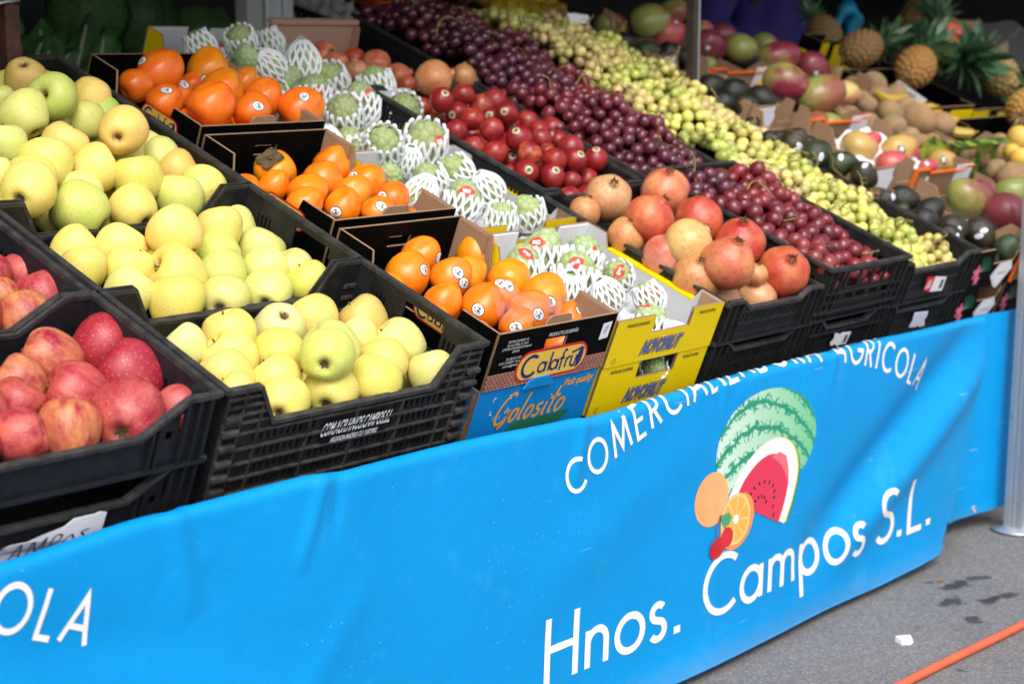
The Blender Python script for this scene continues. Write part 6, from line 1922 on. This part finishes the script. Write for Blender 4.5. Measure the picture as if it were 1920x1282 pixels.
# ------------------------------------------------------------------ dark shop behind the stall
def bg(x, y, z): return Matrix.Translation((x, y, z))
M['cabbage'] = plain('cabbage_leaf', (.045, .12, .035), .5, .3, .45, 9, .2)
M['cabbage2'] = plain('pale_cabbage_leaf', (.08, .17, .05), .5, .3, .4, 9, .2)
def cabbage(label, x, y, z, r, m):
    root = thing('cabbage', label, 'cabbage', bg(x, y, z) @ Matrix.Scale(r, 4), 'cabbages on the dark shelf')
    part('head', jitter(([tuple(p * .92) for p in iv], ifc), .08, 1.5, x * 7), m, root, None, True)
    for k in range(6):
        a = k * 1.05 + x * 3; V = []; F = []
        for i in range(9):
            for j in range(9):
                th, ph = rad(12 + 120 * i / 8), a + (j / 8 - .5) * 1.75
                rr = 1.0 + .10 * (i / 8) ** 2 + .035 * math.cos(j * .785) * 1 + .05 * noise.noise(Vector((i * .5, j * .5, k + x)))
                V.append((rr * math.sin(th) * math.cos(ph), rr * math.sin(th) * math.sin(ph), -rr * math.cos(th) + .05))
        F = [(i * 9 + j, i * 9 + j + 1, i * 9 + j + 10, i * 9 + j + 9) for i in range(8) for j in range(8)]
        part('leaf', (V, F), m, root, None, True)
shelf = thing('produce_shelf', 'dark sloping vegetable shelf in the shop behind the apples', 'shelf', bg(0, 0, 0))
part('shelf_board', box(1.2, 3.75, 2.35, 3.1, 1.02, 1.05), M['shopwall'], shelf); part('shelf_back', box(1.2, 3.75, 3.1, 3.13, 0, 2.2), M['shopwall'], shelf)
for x in (1.25, 3.7): part('leg', box(x, x + .05, 2.4, 2.45, 0, 1.02), M['shopwall'], shelf)
cabbage('large dark green cabbage in the middle of the shelf', 3.32, 2.6, 1.25, .125, M['cabbage'])
cabbage('paler green cabbage nearest the metal door frame', 3.58, 2.62, 1.21, .115, M['cabbage2'])
cabbage('dark green cabbage nearest the leafy greens', 3.12, 2.55, 1.27, .12, M['cabbage'])
cabbage('small green cabbage low in front of the others', 3.42, 2.42, 1.13, .09, M['cabbage2'])
M['chard'] = plain('chard_leaf', (.05, .15, .04), .45, .3, .6, 8, .3); M['chardrib'] = plain('chard_rib', (.42, .46, .26), .5, .3, .2, 10)
for q, (x, y, z, lab) in enumerate([(2.62, 2.2, 1.06, 'loose bunch of chard with pale ribs nearest the rusty post'), (2.86, 2.22, 1.06, 'curly chard bunch leaning against the cabbages'), (2.42, 2.25, 1.06, 'dark chard bunch at the far left of the shelf')]):
    root = thing('chard_bunch', lab, 'greens', bg(x, y, z), 'chard bunches')
    for k in range(11):
        a = RN.uniform(-.9, .9); L = RN.uniform(.14, .24); w = RN.uniform(.045, .07); V = []; F = []
        tilt = RN.uniform(-.5, .15); off = RN.uniform(-.09, .09)
        for i in range(10):
            for j in range(7):
                t = i / 9; u = (j / 6 - .5) * 2
                V.append((off + L * t * math.sin(a) + w * u * math.sin(math.pi * (.12 + .85 * t)) * math.cos(a), tilt * L * t + .02 * noise.noise(Vector((t * 5, u * 3, k + q))) - .02 * abs(u), L * t * math.cos(a) + .018 * noise.noise(Vector((u * 3, t * 5, k * 2)))))
        F = [(i * 7 + j, i * 7 + j + 1, i * 7 + j + 8, i * 7 + j + 7) for i in range(9) for j in range(6)]
        part('leaf', (V, F), M['chard'], root, None, True)
        part('rib', tube([(off, -.006, 0), (off + L * .4 * math.sin(a), tilt * L * .4 - .012, L * .4 * math.cos(a)), (off + L * .85 * math.sin(a), tilt * L * .85 - .008, L * .85 * math.cos(a))], [.012, .008, .003], 6), M['chardrib'], root, None, True)
df = thing('door_frame', 'pale aluminium door frame upright at the shop entrance', 'door frame', bg(3.525, 2.2, 0))
for a, b, m in ((-.045, -.02, 'alu'), (-.015, .03, 'alu'), (.034, .075, 'alu')): part('profile', bevbox(a, b, -.03 + .012 * (a > -.02), .03, 0, 2.6, .003), M[m], df)
part('grey_jamb', box(-.11, -.048, -.02, .03, 0, 2.6), M['greyboard'], df)
def rcrate(label, x0, x1, y0, y1, z0, z1, m, tilt=0.):
    root = thing('produce_crate', label, 'crate', Matrix.Translation((x0, y0, z0)) @ Matrix.Rotation(tilt, 4, 'X'), 'produce crates in the shop')
    w, d, h = x1 - x0, y1 - y0, z1 - z0
    for nm, fm, L in (('front_wall', lambda u, v, t: (u, t, v), w), ('back_wall', lambda u, v, t: (u, d - t, v), w), ('side_wall', lambda u, v, t: (t, .005 + u * .96, v), d), ('side_wall', lambda u, v, t: (w - t, .005 + u * .96, v), d)):
        V, F, _ = panel([0, L], [0, h], slots(.03, L - .03, h * .55, h * .85, .03, .018) + slots(.03, L - .03, h * .15, h * .45, .03, .018), .004, fm)
        part(nm, (V, F), M[m], root)
    part('crate_floor', box(.004, w - .004, .004, d - .004, 0, .005), M[m], root)
    part('rim', join(strip([(0, 0, h), (w, 0, h)], .012, .008), strip([(0, d, h), (w, d, h)], .012, .008), strip([(0, 0, h), (0, d, h)], .012, .008), strip([(w, 0, h), (w, d, h)], .012, .008)), M[m], root)
    return root
M['garlic'] = plain('garlic_skin', (.48, .46, .45), .6, .3, .2, 20); M['tomato'] = plain('tomato_skin', (.45, .05, .02), .3, .5, .2, 8); M['lemon'] = plain('lemon_skin', (.66, .42, .02), .42, .4, .15, 20, .1)
GAR = mesh('garlic', *lathe([(max(0, a), b) for a, b in cr_spline([(0, -.75), (.4, -.8), (.95, -.3), (.9, .2), (.5, .6), (.16, .9), (.10, 1.5), (0, 1.5)], 2)], 16, lambda v: Vector((v.x * (1 - .06 * math.cos(6 * math.atan2(v.y, v.x))), v.y * (1 - .06 * math.cos(6 * math.atan2(v.y, v.x))), v.z))), M['garlic'], True)
LEM = mesh('lemon', [(p[0], p[1], p[2] * 1.15 + .25 * p[2] ** 9) for p in iv], ifc, M['lemon'], True)
TOM = mesh('tomato', [(p[0], p[1], p[2] * .84) for p in iv], ifc, M['tomato'], True)
def pile(kind, me, x0, x1, y0, y1, z, r, nx, ny, lab, grp, slope=0., cat=None):
    for i in range(nx):
        for j in range(ny):
            o = put(bpy.data.objects.new(kind, me), None, Matrix.Translation((x0 + (x1 - x0) * (i + .5 * (j % 2) + .3) / nx + RN.uniform(-.1, .1) * r, y0 + (y1 - y0) * (j + .5) / ny, z + slope * j + RN.uniform(-.25, .25) * r)) @ rot_to(Vector((0, 0, 1)) + rv(.7)) @ Matrix.Scale(r * RN.uniform(.88, 1.08), 4))
            tag(o, lab.format(ORD[i], ORD[j]), cat or kind, grp)
rcrate('dark crate of white garlic beside the door frame', 3.78, 4.10, 2.2, 2.55, 1.16, 1.26, 'plastic', .25)
pile('garlic', GAR, 3.80, 4.08, 2.22, 2.52, 1.25, .026, 5, 4, 'white garlic bulb, {} from the left in {} row of the dark crate', 'garlic bulbs', .025)
o = put(bpy.data.objects.new('garlic', GAR), None, bg(3.50, 1.78, 1.250) @ Matrix.Scale(.03, 4)); tag(o, 'single white garlic bulb low behind the red grapes', 'garlic', 'garlic bulbs')
rcrate('small dark crate holding the single garlic bulb', 3.36, 3.62, 1.70, 1.90, 1.13, 1.235, 'plastic')
rcrate('orange red crate of tomatoes high in the dark shop', 4.22, 4.62, 2.45, 2.75, 1.275, 1.33, 'orangeprint')
M['tomcrate'] = M['tomato']
pile('tomato', TOM, 4.24, 4.60, 2.47, 2.72, 1.35, .036, 5, 3, 'red tomato, {} from the left in {} row of the orange crate', 'tomatoes', .01)
rcrate('dark green crate of lemons in the shop behind the grapes', 4.55, 5.0, 2.05, 2.6, 1.10, 1.20, 'greenplastic', .45)
pile('lemon', LEM, 4.58, 4.97, 2.08, 2.5, 1.22, .036, 6, 6, 'yellow lemon, {} from the left in {} row of the dark green crate', 'lemons', .042)
rcrate('black crate in the shop left of the cabbages', 2.35, 2.95, 2.7, 3.05, 1.06, 1.42, 'plastic')
rcrate('dark green crate far right behind the pineapples', 6.0, 6.5, 1.5, 1.9, 1.12, 1.27, 'greenplastic')
rcrate('black crate at the back of the green grapes', 3.9, 4.4, 1.75, 2.15, 1.10, 1.20, 'greenplastic')
pile('lime', mesh('lime', [(p[0], p[1], p[2] * 1.12) for p in iv], ifc, plain('lime_skin', (.03, .05, .03), .4), True), 3.93, 4.37, 1.78, 2.1, 1.19, .032, 6, 4, 'dark small fruit, {} from the left in {} row behind the green grapes', 'dark fruit', .01, 'fruit')
for k, (x, y, z, a, lab) in enumerate([(6.25, 1.25, 1.10, .5, 'open kraft carton at the far right behind the film'), (5.95, 1.30, 1.12, -.2, 'small kraft carton beside the upright pineapple')]):
    r = thing('carton', lab, 'box', Matrix.Translation((x, y, z)) @ Matrix.Rotation(a, 4, 'Z'), 'kraft cartons')
    part('carton_body', join(box(-.11, .11, -.09, -.086, 0, .10), box(-.11, .11, .086, .09, 0, .10), box(-.11, -.106, -.0855, .0855, 0, .10), box(.106, .11, -.0855, .0855, 0, .10), box(-.106, .106, -.0855, .0855, 0, .004)), M['kraft'], r)
    part('flap', xf(box(-.11, .11, 0, .07, 0, .003), lambda p: (p[0], -.09 - p[1] * .6, .1005 + p[1] * .75 + p[2])), M['kraft'], r)
    part('flap', xf(box(-.11, .11, 0, .07, 0, .003), lambda p: (p[0], .09 + p[1] * .7, .1005 + p[1] * .6 + p[2])), M['kraft'], r)

# ------------------------------------------------------------------ the vendor
def skin(name, verts, edges, radii, m, parent=None, sub=2):
    me = bpy.data.meshes.new(name); me.from_pydata(verts, edges, [])
    o = bpy.data.objects.new(name + '_cage', me); col.objects.link(o)
    md = o.modifiers.new('skin', 'SKIN')
    for v, r in zip(me.skin_vertices[0].data, radii): v.radius = r if hasattr(r, '__len__') else (r, r)
    me.skin_vertices[0].data[0].use_root = True
    s = o.modifiers.new('sub', 'SUBSURF'); s.levels = s.render_levels = sub
    bpy.context.view_layer.update()
    out = bpy.data.meshes.new_from_object(o.evaluated_get(bpy.context.evaluated_depsgraph_get()))
    bpy.data.objects.remove(o)
    out.materials.clear(); out.materials.append(M[m]); out.name = name
    out.polygons.foreach_set('use_smooth', np.ones(len(out.polygons), dtype=bool))
    return put(bpy.data.objects.new(name, out), parent)
pv_ = thing('person', 'vendor in a dark purple apron and blue gloves reaching over the pineapples', 'person', Matrix.Translation((5.62, 1.84, 0)))
B = {'pel': (0, 0, 1.02), 'w': (0, .01, 1.16), 'ch': (0, .0, 1.40), 'ne': (0, -.02, 1.60), 'he': (.02, -.06, 1.70), 'ht': (.03, -.07, 1.82),
     'sl': (-.20, .0, 1.50), 'el': (-.30, .02, 1.26), 'wl': (-.30, -.16, 1.10), 'sr': (.20, -.02, 1.50), 'er': (.16, -.28, 1.52), 'wr': (-.17, -.46, 1.345),
     'hl': (-.10, 0, .96), 'kl': (-.11, -.02, .52), 'al': (-.11, .03, .08), 'fl': (-.12, -.12, .035), 'hr': (.10, 0, .96), 'kr': (.11, -.02, .52), 'ar': (.11, .03, .08), 'fr': (.12, -.12, .035)}
K = list(B); Ed = [('pel', 'w'), ('w', 'ch'), ('ch', 'ne'), ('ne', 'he'), ('he', 'ht'), ('ch', 'sl'), ('sl', 'el'), ('el', 'wl'), ('ch', 'sr'), ('sr', 'er'), ('er', 'wr'), ('pel', 'hl'), ('hl', 'kl'), ('kl', 'al'), ('al', 'fl'), ('pel', 'hr'), ('hr', 'kr'), ('kr', 'ar'), ('ar', 'fr')]
Rd = dict(pel=(.165, .12), w=(.15, .115), ch=(.18, .13), ne=.06, he=.085, ht=.075, sl=.075, el=.048, wl=.032, sr=.075, er=.048, wr=.032, hl=.095, kl=.062, al=.045, fl=.04, hr=.095, kr=.062, ar=.045, fr=.04)
skin('body', [B[k] for k in K], [(K.index(a), K.index(b)) for a, b in Ed], [Rd[k] for k in K], 'trousers', pv_)
def hand(parent, w, d, upv, mir, m):
    # palm, four unequal fingers with bent knuckles and a thumb leaving the side of the palm
    d = Vector(d).normalized(); n = Vector(upv).normalized(); s = d.cross(n).normalized() * mir; w = Vector(w)
    P = [w, w + d * .045, w + d * .085]; E = [(0, 1), (1, 2)]; Rr = [.030, (.040, .020), (.042, .018)]
    for k, (o_, L) in enumerate(((-.033, .062), (-.011, .075), (.011, .070), (.033, .055))):
        b = len(P); base = w + d * .088 + s * o_
        P += [base, base + d * L * .45 + s * o_ * .25 - n * .008, base + d * L * .75 + s * o_ * .4 - n * .028, base + d * L * .95 + s * o_ * .5 - n * .052]
        E += [(2, b), (b, b + 1), (b + 1, b + 2), (b + 2, b + 3)]; Rr += [.0125, .0115, .0105, .009]
    b = len(P); base = w + d * .03 - s * .040
    P += [base, base + d * .025 - s * .030 - n * .012, base + d * .055 - s * .042 - n * .028]; E += [(1, b), (b, b + 1), (b + 1, b + 2)]; Rr += [.016, .0135, .0105]
    return skin('glove', [tuple(p) for p in P], E, Rr, m, parent, 2)
hand(pv_, (-.17, -.46, 1.345), (.50, -.12, -.80), (-.2, -.9, .1), -1, 'glove')
hand(pv_, (-.30, -.16, 1.10), (.1, -.6, -.75), (-.3, -.7, .5), -1, 'glove')
av = []; 
for i in range(41):
    for j in range(25):
        u, v = i / 40, j / 24; a = rad(-205 + 230 * u)
        z = .50 + (1.46 - .50) * v; wd = (.205 + .045 * (1 - v)) * (1 if v < .75 else 1 - .25 * (v - .75) / .25)
        f = .016 * math.sin(a * 9 + v * 2 + 2 * noise.noise(Vector((u * 4, v * 2, 0)))) * (1 - v * .6) + .012 * noise.noise(Vector((u * 9, v * 4, 3)))
        av.append(((wd + f) * math.cos(a), (.165 + f) * math.sin(a), z))
part('apron', (av, [(i * 25 + j, (i + 1) * 25 + j, (i + 1) * 25 + j + 1, i * 25 + j + 1) for i in range(40) for j in range(24)]), M['purple'], pv_, None, True)
for q in (tube([(-.15, 0, 1.50), (-.22, .0, 1.46), (-.30, .02, 1.27), (-.30, -.08, 1.19)], [.10, .09, .068, .055], 14), tube([(.15, 0, 1.50), (.20, -.04, 1.51), (.16, -.28, 1.52), (.04, -.345, 1.455)], [.10, .09, .068, .055], 14)): part('shirt_sleeve', q, M['purple'], pv_, None, True)
hd = jitter(([(p[0] * .078, p[1] * .095 - (.012 if p[2] < -.3 else 0), p[2] * .118) for p in iv], ifc), .03, 12, 1)
part('head', hd, M['skin'], pv_, Matrix.Translation((.025, -.075, 1.755)), True)
part('nose', jitter(([(p[0] * .014, p[1] * .02, p[2] * .024) for p in GV], GF), .02, 9, 1), M['skin'], pv_, Matrix.Translation((.025, -.172, 1.752)), True)
for sx in (-1, 1):
    part('eye', ([(p[0] * .011, p[1] * .008, p[2] * .008) for p in GV], GF), M['white'], pv_, Matrix.Translation((.025 + sx * .03, -.160, 1.775)), True)
    part('ear', ([(p[0] * .01, p[1] * .02, p[2] * .03) for p in GV], GF), M['skin'], pv_, Matrix.Translation((.025 + sx * .079, -.07, 1.755)), True)
part('mouth', ([(p[0] * .022, p[1] * .006, p[2] * .006) for p in GV], GF), M['red'], pv_, Matrix.Translation((.025, -.166, 1.705)), True)
hv = [(p[0] * .088, p[1] * .105 + .012, p[2] * .112 + .02) for p in iv]
keep = [f for f in ifc if not all(hv[i][1] < -.045 and hv[i][2] < .055 for i in f) and not all(hv[i][2] < -.06 for i in f)]
part('hair', (hv, keep), M['hair'], pv_, Matrix.Translation((.025, -.075, 1.755)), True)
